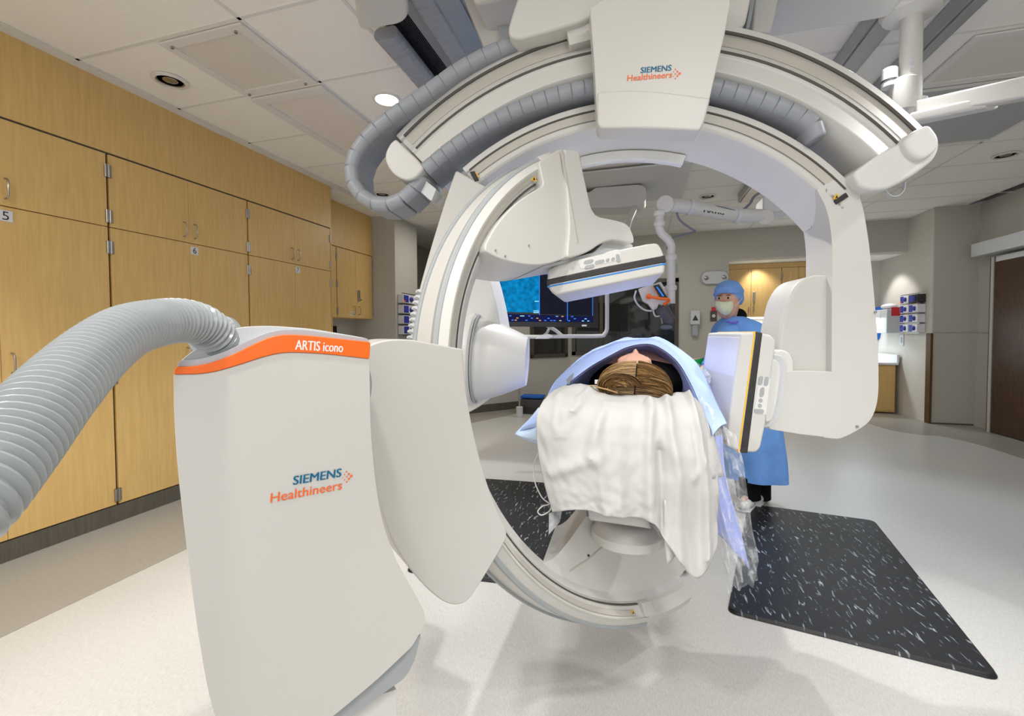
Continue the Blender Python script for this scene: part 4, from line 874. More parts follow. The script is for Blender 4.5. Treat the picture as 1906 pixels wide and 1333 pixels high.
# patient: supine, head towards the camera
HX, HY, HZ = W(1180, 700, 1.62)
def h(x, y, z): return (HX+x, HY+y, HZ+z)
pv = [(-.02, 1.05, .0), (-.02, .85, .0), (-.02, .6, .0), (-.015, .38, .0), (-.01, .27, .0), (0, .17, -.005), (0, .08, -.0), (0, 0, .0),
      (-.16, .34, -.01), (-.22, .60, -.02), (-.22, .82, -.03), (-.22, .92, -.02), (.14, .34, -.01), (.2, .6, -.02), (.2, .82, -.03), (.2, .92, -.02),
      (-.1, 1.12, -.01), (-.1, 1.5, -.01), (-.1, 1.9, -.02), (-.1, 1.95, .08), (.07, 1.12, -.01), (.07, 1.5, -.01), (.07, 1.9, -.02), (.07, 1.95, .08)]
pr = [.12, .115, .125, .11, .06, .055, .06, .075, .05, .04, .03, .028, .05, .04, .03, .028, .075, .055, .04, .03, .075, .055, .04, .03]
pe = [(0, 1), (1, 2), (2, 3), (3, 4), (4, 5), (5, 6), (6, 7), (3, 8), (8, 9), (9, 10), (10, 11), (3, 12), (12, 13), (13, 14), (14, 15), (0, 16), (16, 17), (17, 18), (18, 19), (0, 20), (20, 21), (21, 22), (22, 23)]
pt = thing('person', 'patient lying face up on the table, brown and blonde hair towards the camera', 'person', h(0, .6, -.1))
skin('body', [h(*v) for v in pv], pe, pr, MT['skin'], pt)
def facew(q):
    q = q.copy()
    return q
ellips('head', h(0, .085, .006), X*.073, Y*.10, Z*.074, MT['skin'], pt, 32)
# face features: looking up (+z), chin away (+y)
ellips('nose', h(.004, .105, .070), X*.015, Y*.03, Z*.025, MT['skin'], pt, 16, lambda q: Vector((q.x*(1-.35*q.z), q.y, q.z)))
ellips('brow', h(.0, .065, .050), X*.062, Y*.035, Z*.026, MT['skin'], pt, 16)
for s in (-1, 1): e_ = ellips('eye', h(s*.03, .09, .066), X*.012, Y*.008, Z*.006, MT['white'], pt, 10); ellips('lash', h(s*.03, .088, .070), X*.015, Y*.004, Z*.004, MT['eye'], pt, 8); ellips('ear', h(s*.082, .07, -.005), X*.012, Y*.022, Z*.03, MT['skin'], pt, 10)
ellips('mouth', h(.002, .135, .070), X*.022, Y*.01, Z*.01, mat('lips', (.55, .18, .15), .4, noise=.03), pt, 10); ellips('chin', h(0, .155, .052), X*.03, Y*.03, Z*.028, MT['skin'], pt, 12)
# hair: cap and long strands sweeping from the centre parting
cap_w = lambda q: Vector((q.x*(1+.12*max(0, -q.z)), q.y, q.z))
ellips('hair_cap', h(0, .012, -.024), X*.108, Y*.070, Z*.070, MT['hair1'], pt, 32, cap_w)
bms = [bmesh.new() for _ in range(3)]
px_part = lambda t: Vector(h(.012-.010*t, -.055-.03*math.sin(t*math.pi)+.05*(1-t)**2, .054-.114*t))
for k in range(1500):
    s = -1 if k % 2 else 1; t = random.random(); jit = random.uniform(-.004, .004)
    st = px_part(t)+Vector((s*.003, 0, jit))
    reach = random.uniform(.75, 1.0)
    spread = .134*(.90+.1*(1-t))*reach
    zdrop = -.045-.035*random.random()
    # arc outwards over the crown, curling back under the head
    P_ = [st]
    for q in (.18, .38, .6, .8, .95, 1.08):
        a = q*math.pi*.5; lift = .006*math.sin(q*math.pi)
        xx = s*(.003+spread*math.sin(min(a, 1.62))); zz = (st.z-HZ)+(zdrop-(st.z-HZ))*(q**1.7)+lift*(1-t)
        yy = (st.y-HY)+(.035-(.01*t))*(q**2)+.05*(max(0, q-.3))**2*(1-t*1.2)+random.uniform(-.002, .002)-.006*math.sin(q*math.pi)
        P_.append(Vector(h(xx, yy, zz)))
    outer = abs(P_[-1].x-HX)
    m_ = 0
    r_ = random.random(); 
    g_ = .75*reach-.35+(.18 if s < 0 else 0)+(.25*(1-t))
    m_ = 0 if r_ > g_+.25 else (1 if r_ > g_*.45 else 2)
    tube_bm(bms[m_], catmull(P_, 2), lambda u: .0013*(1-.4*u), 3)
for b_, m_, n_ in zip(bms, ('hair1', 'hair2', 'hair3'), ('hair', 'hair', 'hair')): bm_obj(n_, b_, MT[m_], pt, smooth=True)
# a few coiled locks resting on the sheet left of the parting
cb_ = [bmesh.new() for _ in range(3)]
for k in range(150):
    r0 = .012+.050*(k/150); cx_ = -.050+random.uniform(-.004, .004)
    P_ = [Vector(h(cx_+.004+r0*1.22*math.cos(a), -.074-.010*math.sin(a)-.022*(1-k/150)+random.uniform(-.002, .002), -.034+r0*.82*math.sin(a))) for a in [math.pi*(.08+.16*q) for q in range(8)]]
    tube_bm(cb_[0 if k % 5 in (0, 1) else (2 if k % 7 == 2 else 1)], catmull(P_, 2), .0013, 3)
for b_, m_ in zip(cb_, ('hair1', 'hair2', 'hair3')): bm_obj('hair', b_, MT[m_], pt, smooth=True)
P_ = [W(1150, 732, 1.56), W(1115, 722, 1.57), W(1098, 716.5, 1.58)]; bm = bmesh.new()
for k in range(16): tube_bm(bm, [p+Vector((0, random.uniform(-.02, .02)*(1-.6*q), random.uniform(0, .010)*(1-.7*q))) for q, p in enumerate(P_)], .0010, 3)
bm_obj('hair', bm, MT['hair3'], pt, smooth=True)
# black shirt over the shoulders
def shw(q): return Vector((q.x, q.y, q.z*(1-.15*q.x*q.x)))
ellips('shirt', h(.005, .42, -.045), X*.235, Y*.24, Z*.105, MT['black'], pt, 32, shw)
tag(prism('id_tag', [W(*q) for q in ((1107, 707, 1.70), (1118, 707, 1.70), (1118, 715, 1.69), (1107, 715, 1.69))], Y*.004, MT['whitebox'], None, .0005), 'small white tag beside the patient\'s hair on the left', 'tag')

def rowpx(L_): return [W(*q) for q in L_]
# blue drape arching over the patient's face and chest
F_ = rowpx([(1000, 795, 1.70), (1040, 735, 1.74), (1060, 712, 1.74), (1096, 684, 1.76), (1138, 660, 1.78), (1170, 645, 1.8), (1204, 640, 1.8), (1230, 648, 1.78), (1261, 673, 1.75), (1283, 708, 1.70), (1300, 745, 1.62), (1322, 795, 1.52), (1326, 811, 1.48)])
T_ = rowpx([(957, 808, 1.85), (1006, 761, 1.9), (1035, 708, 1.93), (1094, 657, 1.97), (1130, 641, 1.98), (1160, 631, 1.98), (1203, 629.5, 1.98), (1235, 631, 1.96), (1292, 671, 1.9), (1318, 712, 1.8), (1332, 745, 1.72), (1350, 782, 1.6), (1353, 788, 1.56)])
B_ = [p+Vector((0, .42, -.015)) for p in T_]; C_ = [p+Vector((0, 1.1, -.06)) for p in T_]; D_ = [p+Vector((0, 1.9, -.16)) for p in T_]
dr_ = thing('surgical_drape', 'light blue surgical drape arched over the patient like a tent', 'drape', h(0, .7, .05))
def dwarp(p, u, v): p.z += .006*math.sin(u*34+v*5)+.004*math.sin(u*60+v*9); return p
net('front_band', [F_, [a.lerp(b, .5)+Vector((0, 0, .006)) for a, b in zip(F_, T_)], T_], MT['drape2'], dr_, 5, 6, .0015, lambda p, u, v: p+Vector((0, 0, .003*math.sin(u*40)*math.sin(v*math.pi))))
net('canopy', [T_, B_, C_, D_], MT['drape'], dr_, 5, 5, .0015, lambda p, u, v: dwarp(p, u, v) if v > .03 else p)
I_ = []
for k, p in enumerate(F_):
    s = k/(len(F_)-1); I_.append(Vector((p.x*.80+.2*HX+.0, p.y+.36, min(p.z, HZ+.2)-.03-.10*math.sin(s*math.pi))))
net('inner_fold', [[p+Vector((0, .02, -.004)) for p in F_], [a.lerp(b, .5)+Vector((0, 0, .035*math.sin(k/12*math.pi))) for k, (a, b) in enumerate(zip(F_, I_))], I_], MT['drape'], dr_, 5, 6, .0015)
MT['tip'] = mat('pale_blue_corner', (.55, .70, .95), .8, noise=.03, scale=30)
net('left_corner', [rowpx([(957, 808, 1.84), (985, 780, 1.86), (1003, 758, 1.86)]), rowpx([(960, 809, 1.8), (985, 812, 1.7), (1003, 812, 1.62)]), rowpx([(962, 811, 1.8), (985, 822, 1.72), (1003, 826, 1.64)])], MT['tip'], dr_, 4, 4, .001)
prism('clip', [W(*q) for q in ((1053, 708, 1.73), (1060, 700, 1.73), (1068, 694, 1.74), (1066, 702, 1.73), (1059, 717, 1.72))], Y*.006, MT['cable'], dr_, .001)
# drape hanging at the right of the table
net('hanging_panel', [rowpx([(1300, 800, 1.62), (1325, 812, 1.56), (1345, 810, 1.56)]), rowpx([(1312, 880, 1.56), (1330, 880, 1.54), (1352, 890, 1.56)]), rowpx([(1318, 960, 1.56), (1345, 965, 1.56), (1378, 985, 1.58)]), rowpx([(1330, 990, 1.58), (1362, 1020, 1.58), (1396, 1062, 1.6)])], MT['drape'], dr_, 5, 5, .0015, lambda p, u, v: p+Vector((0, .012*math.sin(u*9), 0)))
# white sheet over the head end of the table
from mathutils import noise
RIDGES = [(.30, .05, .20, .38, .012, .020), (.36, .30, .30, .62, .010, .018), (.10, .25, .16, .55, .009, .03), (.62, .28, .60, 1.0, .016, .022), (.72, .20, .80, 1.0, .015, .020), (.88, .18, .93, .95, .018, .018),
          (.45, .32, .44, 1.0, .008, .03), (.55, .10, .63, .30, .008, .03), (.80, .15, .72, .30, .009, .02), (.05, .75, .32, .62, .008, .02), (.20, .12, .34, .20, .007, .03), (.68, .55, .70, 1.0, -.014, .02), (.34, .45, .36, 1, .010, .02), (.92, .55, .84, .66, .006, .012)]
def fold(p, u, v):
    f = 0
    for u0, v0, u1, v1, a, w_ in RIDGES:
        dx, dy = u1-u0, v1-v0; t = max(0, min(1, ((u-u0)*dx+(v-v0)*dy)/(dx*dx+dy*dy))); d2 = (u-u0-dx*t)**2+((v-v0-dy*t)*.8)**2
        f += 1.5*a*math.exp(-d2/(2*w_*w_))*(1 if 0 < t < 1 else .7)
    q = Vector((u*7, v*5, 1.3)); f += .009*noise.noise(q)+.004*noise.noise(q*3)
    f += math.sin(u*19+1.2)*.006*min(1, max(0, v-.3)*2)
    if v < .3: p.z += f*.8; p.y -= f*.2
    else: p = p+Vector((.15, -1, .1))*f
    return p
sr = [
 [(1052, 718, 1.70), (1078, 716, 1.70), (1105, 719, 1.69), (1140, 728, 1.68), (1175, 734, 1.68), (1210, 736, 1.68), (1245, 735, 1.69), (1270, 731, 1.70), (1292, 740, 1.72)],
 [(1030, 726, 1.60), (1058, 722, 1.60), (1095, 728, 1.59), (1135, 735, 1.58), (1172, 737, 1.58), (1210, 738, 1.58), (1245, 738, 1.58), (1280, 735, 1.60), (1303, 750, 1.63)],
 [(1010, 748, 1.50), (1042, 752, 1.48), (1085, 757, 1.47), (1130, 762, 1.46), (1172, 764, 1.46), (1212, 765, 1.46), (1250, 768, 1.46), (1290, 768, 1.48), (1312, 775, 1.53)],
 [(999, 780, 1.46), (1030, 795, 1.43), (1075, 805, 1.42), (1125, 812, 1.41), (1170, 815, 1.41), (1212, 818, 1.41), (1252, 822, 1.41), (1298, 830, 1.43), (1326, 835, 1.49)],
 [(1002, 845, 1.45), (1036, 860, 1.42), (1080, 868, 1.41), (1128, 874, 1.40), (1170, 876, 1.40), (1212, 878, 1.40), (1256, 885, 1.40), (1302, 900, 1.42), (1336, 905, 1.47)],
 [(1015, 905, 1.45), (1048, 915, 1.42), (1088, 918, 1.41), (1130, 925, 1.40), (1172, 928, 1.40), (1214, 932, 1.40), (1250, 955, 1.40), (1300, 985, 1.42), (1335, 965, 1.46)],
 [(1028, 953, 1.45), (1060, 950, 1.42), (1094, 950, 1.41), (1133, 960, 1.40), (1175, 964, 1.40), (1215, 972, 1.40), (1246, 1018, 1.39), (1297, 1078, 1.40), (1334, 1015, 1.45)]]
sh = net('white_sheet', [rowpx(r) for r in sr], MT['sheet'], None, 16, 16, .002, fold)
tag(sh, 'white cotton sheet draped over the head end of the table and hanging in folds', 'sheet')
net('side_flap', [rowpx([(1290, 742, 1.60), (1300, 748, 1.62), (1305, 755, 1.64)]), rowpx([(1306, 790, 1.5), (1318, 790, 1.53), (1324, 795, 1.56)]), rowpx([(1310, 840, 1.46), (1328, 840, 1.48), (1337, 842, 1.52)]), rowpx([(1313, 893, 1.43), (1331, 891, 1.46), (1348, 886, 1.5)])], MT['sheet'], sh, 5, 5, .002)
net('lower_fold', [rowpx([(1236, 930, 1.405), (1256, 940, 1.40), (1276, 950, 1.41)]), rowpx([(1236, 985, 1.405), (1252, 1000, 1.40), (1270, 1015, 1.41)]), rowpx([(1240, 1040, 1.41), (1243, 1052, 1.405), (1260, 1030, 1.41)])], MT['sheet'], sh, 5, 5, .002)
net('under_fold', [rowpx([(1094, 945, 1.45), (1150, 952, 1.44), (1210, 958, 1.44)]), rowpx([(1096, 962, 1.45), (1150, 968, 1.44), (1208, 972, 1.44)]), rowpx([(1100, 968, 1.46), (1150, 975, 1.45), (1212, 984, 1.45)])], MT['sheet'], sh, 5, 4, .002)
# clear plastic cover
def crinkle(p, u, v): return p+Vector((0, -.012*math.sin(u*17+v*13)-.008*math.sin(u*31-v*23), 0))
cl = net('clear_plastic_drape', [rowpx([(1300, 735, 1.62), (1325, 760, 1.58), (1345, 790, 1.55), (1372, 812, 1.55)]), rowpx([(1315, 860, 1.50), (1335, 862, 1.48), (1358, 865, 1.48), (1384, 870, 1.5)]), rowpx([(1330, 940, 1.47), (1348, 950, 1.45), (1372, 955, 1.45), (1398, 960, 1.47)]), rowpx([(1342, 1020, 1.46), (1358, 1025, 1.44), (1385, 1030, 1.44), (1409, 1035, 1.46)]), rowpx([(1355, 1104, 1.46), (1370, 1096, 1.44), (1392, 1092, 1.44), (1411, 1082, 1.46)])], MT['clear'], None, 8, 10, 0, crinkle)
tag(cl, 'crinkled clear plastic cover hanging from the right edge of the drape', 'plastic cover')
cl2 = net('clear_plastic_drape', [rowpx([(1285, 668, 2.1), (1305, 680, 2.1), (1325, 700, 2.0)]), rowpx([(1292, 690, 2.0), (1308, 705, 2.0), (1318, 722, 1.95)]), rowpx([(1290, 715, 1.95), (1303, 735, 1.95), (1312, 750, 1.9)])], MT['clear'], None, 5, 5, 0, crinkle)
tag(cl2, 'small clear plastic bag between the blue drape and the green gloves', 'plastic cover')
cl3 = prism('clear_plastic_corner', [W(*q) for q in ((1022, 955, 1.46), (1046, 950, 1.47), (1042, 972, 1.47), (1021, 996, 1.46))], Y*.002, MT['clear'], None, 0)
tag(cl3, 'clear plastic corner hanging under the left bottom of the white sheet', 'plastic cover')
tag(tube('thin_cable', catmull([W(*q) for q in ((1004, 840, 1.46), (994, 865, 1.5), (995, 895, 1.5), (1008, 925, 1.5), (1022, 938, 1.5), (1010, 942, 1.49), (1001, 952, 1.49), (1008, 959, 1.49), (1022, 952, 1.49), (1026, 944, 1.48))], 6), .0022, MT['white'], None, 8), 'thin white cable looping down at the left side of the white sheet', 'cable')

# ------------------------------------------------------------------ floor mats
def matp(lb, px=None, pts=None):
    P_ = [OZ(u, v, .0)for u, v in px] if px else [Vector((x, y, 0)) for x, y in pts]
    f2 = fillet([(p.x, p.y) for p in P_], .05, 5); bm = bmesh.new()
    c = sum(f2, Vector((0, 0)))/len(f2)
    a = [bm.verts.new((p.x, p.y, .002)) for p in f2]; b = [bm.verts.new((c.x+(p.x-c.x)*.985, c.y+(p.y-c.y)*.985, .016)) for p in f2]
    bm.faces.new(b); bm.faces.new(a[::-1])
    for i in range(len(a)): bm.faces.new((a[i-1], a[i], b[i], b[i-1]))
    return tag(bm_obj('anti_fatigue_mat', bm, MT['matm'], bevel=.003), lb, 'floor mat', 'black marbled floor mats')
m1 = matp('black marbled rubber mat on the floor to the right of the table', px=[(1392, 940), (1628, 972), (1868, 1272), (1353, 1142)])
m2 = matp('black marbled rubber mat on the floor left of the table, partly behind the c-arm', pts=[(-1.40, 3.86), (-.38, 3.92), (-.36, 2.28), (-1.28, 2.22)])

# ------------------------------------------------------------------ nurse
NB = OZ(1405, 933, 0); nx, ny = NB.x, NB.y
f_dep = (Vector((nx, ny, 1.5))-CO).dot(FW)
NU = thing('person', 'nurse in blue gown, cap and pale yellow mask standing behind the detector', 'person', (nx, ny, 0))
def N_(u, v, dd=0): return W(u, v, f_dep+dd)
hc = N_(1354, 565, -.02)
hip = N_(1392, 770, 0); che = N_(1376, 640, 0); neck = N_(1366, 598, .02)
vs = [hip, N_(1386, 710), N_(1380, 660), N_(1376, 632), neck, N_(1362, 585, .0), hc,
      N_(1345, 632, -.14), N_(1330, 665, -.28), N_(1312, 690, -.46), N_(1299, 703, -.60), N_(1406, 632, .12), N_(1400, 665, .05), N_(1330, 672, -.1), N_(1285, 675, -.2),
      N_(1380, 800, -.05), N_(1384, 860, -.08), N_(1392, 925, -.08), N_(1382, 931, -.18), N_(1410, 800, .06), N_(1412, 862, .05), N_(1412, 922, .05), N_(1403, 928, -.06)]
rs = [.14, .12, .12, .08, .045, .05, .075, .05, .05, .04, .03, .05, .055, .045, .03, .085, .06, .03, .02, .085, .06, .03, .02]
es = [(0, 1), (1, 2), (2, 3), (3, 4), (4, 5), (5, 6), (3, 7), (7, 8), (8, 9), (9, 10), (3, 11), (11, 12), (12, 13), (13, 14), (0, 15), (15, 16), (16, 17), (17, 18), (0, 19), (19, 20), (20, 21), (21, 22)]
skin('body', vs, es, rs, MT['skin'], NU)
fdir = (Vector((-.42, -.9, 0))).normalized(); fs = Vector((-fdir.y, fdir.x, 0))   # facing direction, sideways
ellips('face', hc, fs*.085, fdir*.105, Z*.125, MT['skin'], NU, 28)
for s in (-1, 1):
    ec = hc+fs*s*.033+fdir*.094+Z*.036
    ellips('eye', ec, fs*.015, fdir*.01, Z*.009, MT['white'], NU, 12); ellips('pupil', ec+fdir*.006, fs*.0085, fdir*.006, Z*.0085, MT['eye'], NU, 10); ellips('eyebrow', ec+Z*.022+fdir*.001, fs*.021, fdir*.006, Z*.003, MT['eye'], NU, 10)
ellips('nose', hc+fdir*.115-Z*.015, fs*.014, fdir*.02, Z*.028, MT['skin'], NU, 12); 
def capw(q): 
    k = 1 if q.z > -.15 else 1-.25*(-.15-q.z); return Vector((q.x*k, q.y*k, max(q.z, -.62)))
ellips('surgical_cap', hc-fdir*.03+Z*.075, fs*.108, fdir*.128, Z*.112, MT['cap'], NU, 28, lambda q: Vector((q.x*(1+.03*math.sin(q.z*14+q.x*5)), q.y*(1+.03*math.sin(q.z*11+q.y*6)), max(q.z+(.62*q.y if q.z < 0 else 0), -.75))))
ellips('cap_knot', hc-fdir*.135-Z*.03, fs*.045, fdir*.04, Z*.06, MT['cap'], NU, 14)
tube('cap_tie', catmull([hc-fdir*.15+Z*.02, hc-fdir*.2-fs*.0-Z*.02, hc-fdir*.2-Z*.08, hc-fdir*.17-Z*.10], 5), .018, MT['purple'], NU, 8)
net('surgical_mask', [[N_(u, v, d-.035) for u, v, d in r] for r in (
    [(1331, 560, -.08), (1339, 561, -.125), (1348, 562, -.135), (1358, 561, -.11), (1367, 560, -.04)],
    [(1331, 566, -.09), (1339, 567, -.15), (1348, 569, -.155), (1359, 568, -.12), (1368, 566, -.04)],
    [(1333, 574, -.09), (1340, 577, -.14), (1349, 579, -.15), (1359, 577, -.11), (1367, 571, -.04)],
    [(1341, 582, -.06), (1345, 585, -.10), (1351, 587, -.10), (1358, 584, -.07), (1365, 575, -.03)])], MT['mask'], NU, 4, 4, .003)
for s in (-1, 1):
    tube('mask_strap', [hc+fs*s*.07+fdir*.06-Z*.03, hc+fs*s*.1+fdir*.0+Z*.03, hc+fs*s*.1-fdir*.06+Z*.07], .003, MT['whitebox'], NU, 6)
# gown: lofted body, sleeves, trailing back panel
def loft(name, rings, m, par, n=28, warp=None):
    bm = bmesh.new(); R_ = []
    for i, (c, ax, ay) in enumerate(rings):
        R_.append([bm.verts.new(Vector(c)+Vector(ax)*math.cos(a)*(1+(warp(a, i) if warp else 0))+Vector(ay)*math.sin(a)*(1+(warp(a, i) if warp else 0))) for a in [2*math.pi*k/n for k in range(n)]])
    for i in range(len(R_)-1):
        for k in range(n): bm.faces.new((R_[i][k], R_[i][(k+1) % n], R_[i+1][(k+1) % n], R_[i+1][k]))
    bm.faces.new(R_[0]); return bm_obj(name, bm, m, par, smooth=True, sub=1)
gr = [(N_(1366, 588, .0), fs*.075, fdir*.07), (N_(1368, 596), fs*.125, fdir*.09), (N_(1374, 606), fs*.20, fdir*.115), (N_(1377, 625), fs*.235, fdir*.135), (N_(1381, 660), fs*.225, fdir*.15), (N_(1386, 720), fs*.215, fdir*.16), (N_(1393, 790), fs*.235, fdir*.185), (N_(1399, 850), fs*.25, fdir*.2), (N_(1402, 887), fs*.245, fdir*.2)]
def gw(a, i): return .05*math.sin(a*7+i*.7)*(i/8)+.025*math.sin(a*3+i)
loft('gown', gr, MT['gown'], NU, 36, gw)
tube('collar', catmull([N_(1352, 598, -.11), N_(1366, 601, -.12), N_(1384, 594, -.02), N_(1378, 588, .08)], 5), .006, MT['purple'], NU, 8)
ellips('neck_shield', N_(1372, 588, .02), fs*.07, fdir*.07, Z*.06, MT['black'], NU, 16)
def sleeve(P_, R_, name='sleeve', m='gown'): tube(name, catmull(P_, 5), lambda t: (R_[0]+(R_[1]-R_[0])*t)*(1+.05*math.sin(t*38)), MT[m], NU, 16)
sleeve([N_(1356, 618, -.04), N_(1342, 645, -.18), N_(1328, 672, -.36), N_(1318, 687, -.46)], (.085, .052))
sleeve([N_(1398, 618, .06), N_(1410, 660, .08), N_(1370, 676, -.04), N_(1325, 672, -.12)], (.085, .055))
def glove(w0, w1, par):
    """forearm and hand in a green glove; fingers closed round what they hold"""
    d = (w1-w0).normalized(); side = d.cross(Z).normalized(); up_ = side.cross(d)
    tube('glove_cuff', catmull([w0, w0.lerp(w1, .5), w1], 5), lambda t: .043-.014*t+.0015*math.sin(t*50), MT['green'], par, 14)
    ellips('glove_palm', w1+d*.045, d*.05, side*.042, up_*.02, MT['green'], par, 14)
    for k in range(4):
        b = w1+d*.085+side*(-.03+.02*k); L_ = (.055, .065, .062, .048)[k]
        tube('glove_finger', catmull([b, b+d*L_*.5-up_*.006, b+d*L_*.75-up_*.03, b+d*L_*.6-up_*.05], 4), lambda t: .0105-.003*t, MT['green'], par, 8)
    b = w1+d*.03+side*.04; tube('glove_thumb', catmull([b, b+d*.03+side*.02-up_*.01, b+d*.055+side*.01-up_*.03], 4), lambda t: .0125-.004*t, MT['green'], par, 8)
glove(N_(1322, 683, -.42), N_(1304, 706, -.62), NU); glove(N_(1318, 674, -.14), N_(1290, 678, -.26), NU)
net('gown_back_panel', [[N_(1405, 600, .1), N_(1415, 603, .12), N_(1421, 612, .14)], [N_(1412, 680, .1), N_(1425, 680, .16), N_(1430, 680, .2)], [N_(1415, 780, .1), N_(1430, 780, .18), N_(1436, 785, .22)], [N_(1418, 872, .1), N_(1434, 876, .18), N_(1441, 888, .22)]], MT['gownd'], NU, 6, 6, .004, lambda p, u, v: p+Vector((.012*math.sin(v*22), 0, 0)))
for (a, b, dz) in ((1388, 1394, -.06), (1410, 1413, .05)):
    loft('trousers_leg', [(N_(a, 870, dz), fs*.10, fdir*.11), (N_((a+b)/2, 900, dz), fs*.09, fdir*.10), (N_(b, 926, dz), fs*.085, fdir*.10)], MT['black'], NU, 20)
    s0 = N_(b, 930, dz); s0.z = .045
    ellips('shoe', s0+fdir*.05, fs*.05, fdir*.14, Z*.05, MT['white'], NU, 18, lambda q: Vector((q.x, q.y, max(q.z, -.85)))); box('shoe_sole', (-.05, -.13, -.043), (.05, .13, -.02), MT['greyw'], NU, .01, Matrix.Translation(s0+fdir*.05) @ Matrix((fs, fdir, Z)).transposed().to_4x4())
# ================================================================== HANGING EQUIPMENT
# display wall
MD = 3.9
def M_(u, v, off=0): return W(u, v, MD+off)
mn = Vector((0, 1, 0)); mp0 = M_(1000, 560)
ms = thing('display_monitor', 'large flat x-ray display showing a blue image behind the c-arms', 'monitor', M_(1000, 612))
def SM(name, px, off, th, m, r=0, bevel=0, par=None): return slab(name, px, mp0+mn*off, mn, mn*th, m, par or ms, r, bevel)
SM('housing', [(812, 430), (1112, 430), (1112, 610), (812, 606)], 0, .08, MT['black_gloss'], 1, .005)
SM('xray_image', [(830, 440), (1003, 440), (1003, 582), (830, 579)], -.003, .002, MT['screen'])
SM('black_pane', [(1005, 440), (1055, 440), (1055, 586), (1005, 585)], -.003, .002, MT['scr_dark']); SM('black_pane', [(1057, 440), (1104, 440), (1104, 588), (1057, 586)], -.003, .002, MT['scr_dark'])
nv = SM('status_bar', [(830, 581), (1104, 589), (1104, 600), (830, 598)], -.003, .002, MT['scr_nav'])
SM('pane_line', [(1003.4, 440), (1004.6, 440), (1004.6, 586), (1003.4, 586)], -.004, .001, MT['scr_blue']); SM('pane_line', [(1055.5, 440), (1056.6, 440), (1056.6, 596), (1055.5, 596)], -.004, .001, MT['scr_blue']); SM('pane_line', [(1102.5, 440), (1103.5, 440), (1103.5, 588), (1102.5, 588)], -.004, .001, MT['scr_blue'])
SM('highlight_bar', [(1004, 507), (1020, 508), (1020, 511), (1004, 510)], -.005, .001, MT['scr_blue'])
random.seed(3)
for g_, (m_, xs_) in enumerate((('scr_blue', (948, 952, 978, 983, 988, 1013, 1019, 1024, 1030, 1034, 1057, 1063, 1068)), ('scr_cyan', (938, 940, 968, 972, 1083, 1088, 1093)), ('scr_org', (958, 961, 998, 1003, 1045)), ('scr_yel', (1035, 1041)))):
    for x_ in xs_:
        y_ = 587+(x_-940)*.012+random.choice((0, 4, 8)); SM('status_mark', [(x_, y_), (x_+4, y_), (x_+4, y_+1.6), (x_, y_+1.6)], -.006, .001, MT[m_], par=nv)
for x_, y_, w_ in ((995, 560, 8), (993, 578, 10), (993, 581, 10)): SM('status_mark', [(x_, y_), (x_+w_, y_), (x_+w_, y_+1.8), (x_, y_+1.8)], -.006, .001, MT['scr_cyan'], par=nv)
o = M_(1082, 608); text('BA HB', M_(1083, 607.5)+mn*-.004, X, Z, .03, MT['wtext'], ms) if False else None
SM('logo_mark', [(1083, 604.5), (1092, 604.5), (1092, 607.5), (1083, 607.5)], -.003, .001, MT['wtext'])
# frame tube around the display and boom
bo = thing('display_boom', 'white ceiling boom and tube frame carrying the large display', 'ceiling arm', M_(1180, 400, .5))
tube('frame_tube', catmull([M_(1130, 430, .05), M_(1130, 520, .05), M_(1130, 600, .05), M_(1129, 615, .05), M_(1125, 622, .05), M_(1117, 625.5, .05), M_(1060, 626, .05), M_(980, 627, .05), M_(870, 627, .05)], 6), .018, MT['white'], bo, 14)
prism('clamp', [M_(*q) for q in ((1000, 628), (1003, 624), (1020, 622), (1029, 624), (1030, 627), (1020, 631), (995, 631))], Y*.07, MT['white'], bo, .006)
tube('strut', [M_(1018, 606, .1), M_(1034, 615, .06), M_(1046, 625, .05)], .016, MT['white'], bo, 10); tube('strut', [M_(1024, 608, .1), M_(1018, 620, .06), M_(1010, 626, .05)], .012, MT['white'], bo, 10)
SHD = 5.0
tag(box('ceiling_plate', (OZ(1085, 325, CH-.02).x-.25, 5.0, CH-.045), (.52, 6.3, CH-.022), MT['white'], None, .01), 'broad white ceiling plate seen through the big arch', 'ceiling cover')
bp = [WPn(u, v, (0, 5.5, 0), Y) for u, v in fillet([(1020, 362), (1098, 357, 3), (1108, 349, 4), (1190, 343, 10), (1203, 348, 8), (1203, 372, 8), (1190, 383, 8), (1150, 386), (1020, 388)], 2)]
prism('boom_arm', bp, Y*.35, MT['white'], bo, .02)
tube('boom_stem', catmull([WPn(1180, 378, (0, 5.55, 0), Y), WPn(1180, 388, (0, 5.5, 0), Y), WPn(1176, 398, (0, 5.2, 0), Y), WPn(1170, 412, (0, 4.9, 0), Y), WPn(1158, 450, (0, 4.5, 0), Y), M_(1140, 440, .1), M_(1130, 470, .05)], 5), .035, MT['white'], bo, 14)
lathe('stem_collar', [(.06, 0), (.06, .04)], WPn(1181, 390, (0, 5.55, 0), Y), Z, MT['white'], bo, 20)
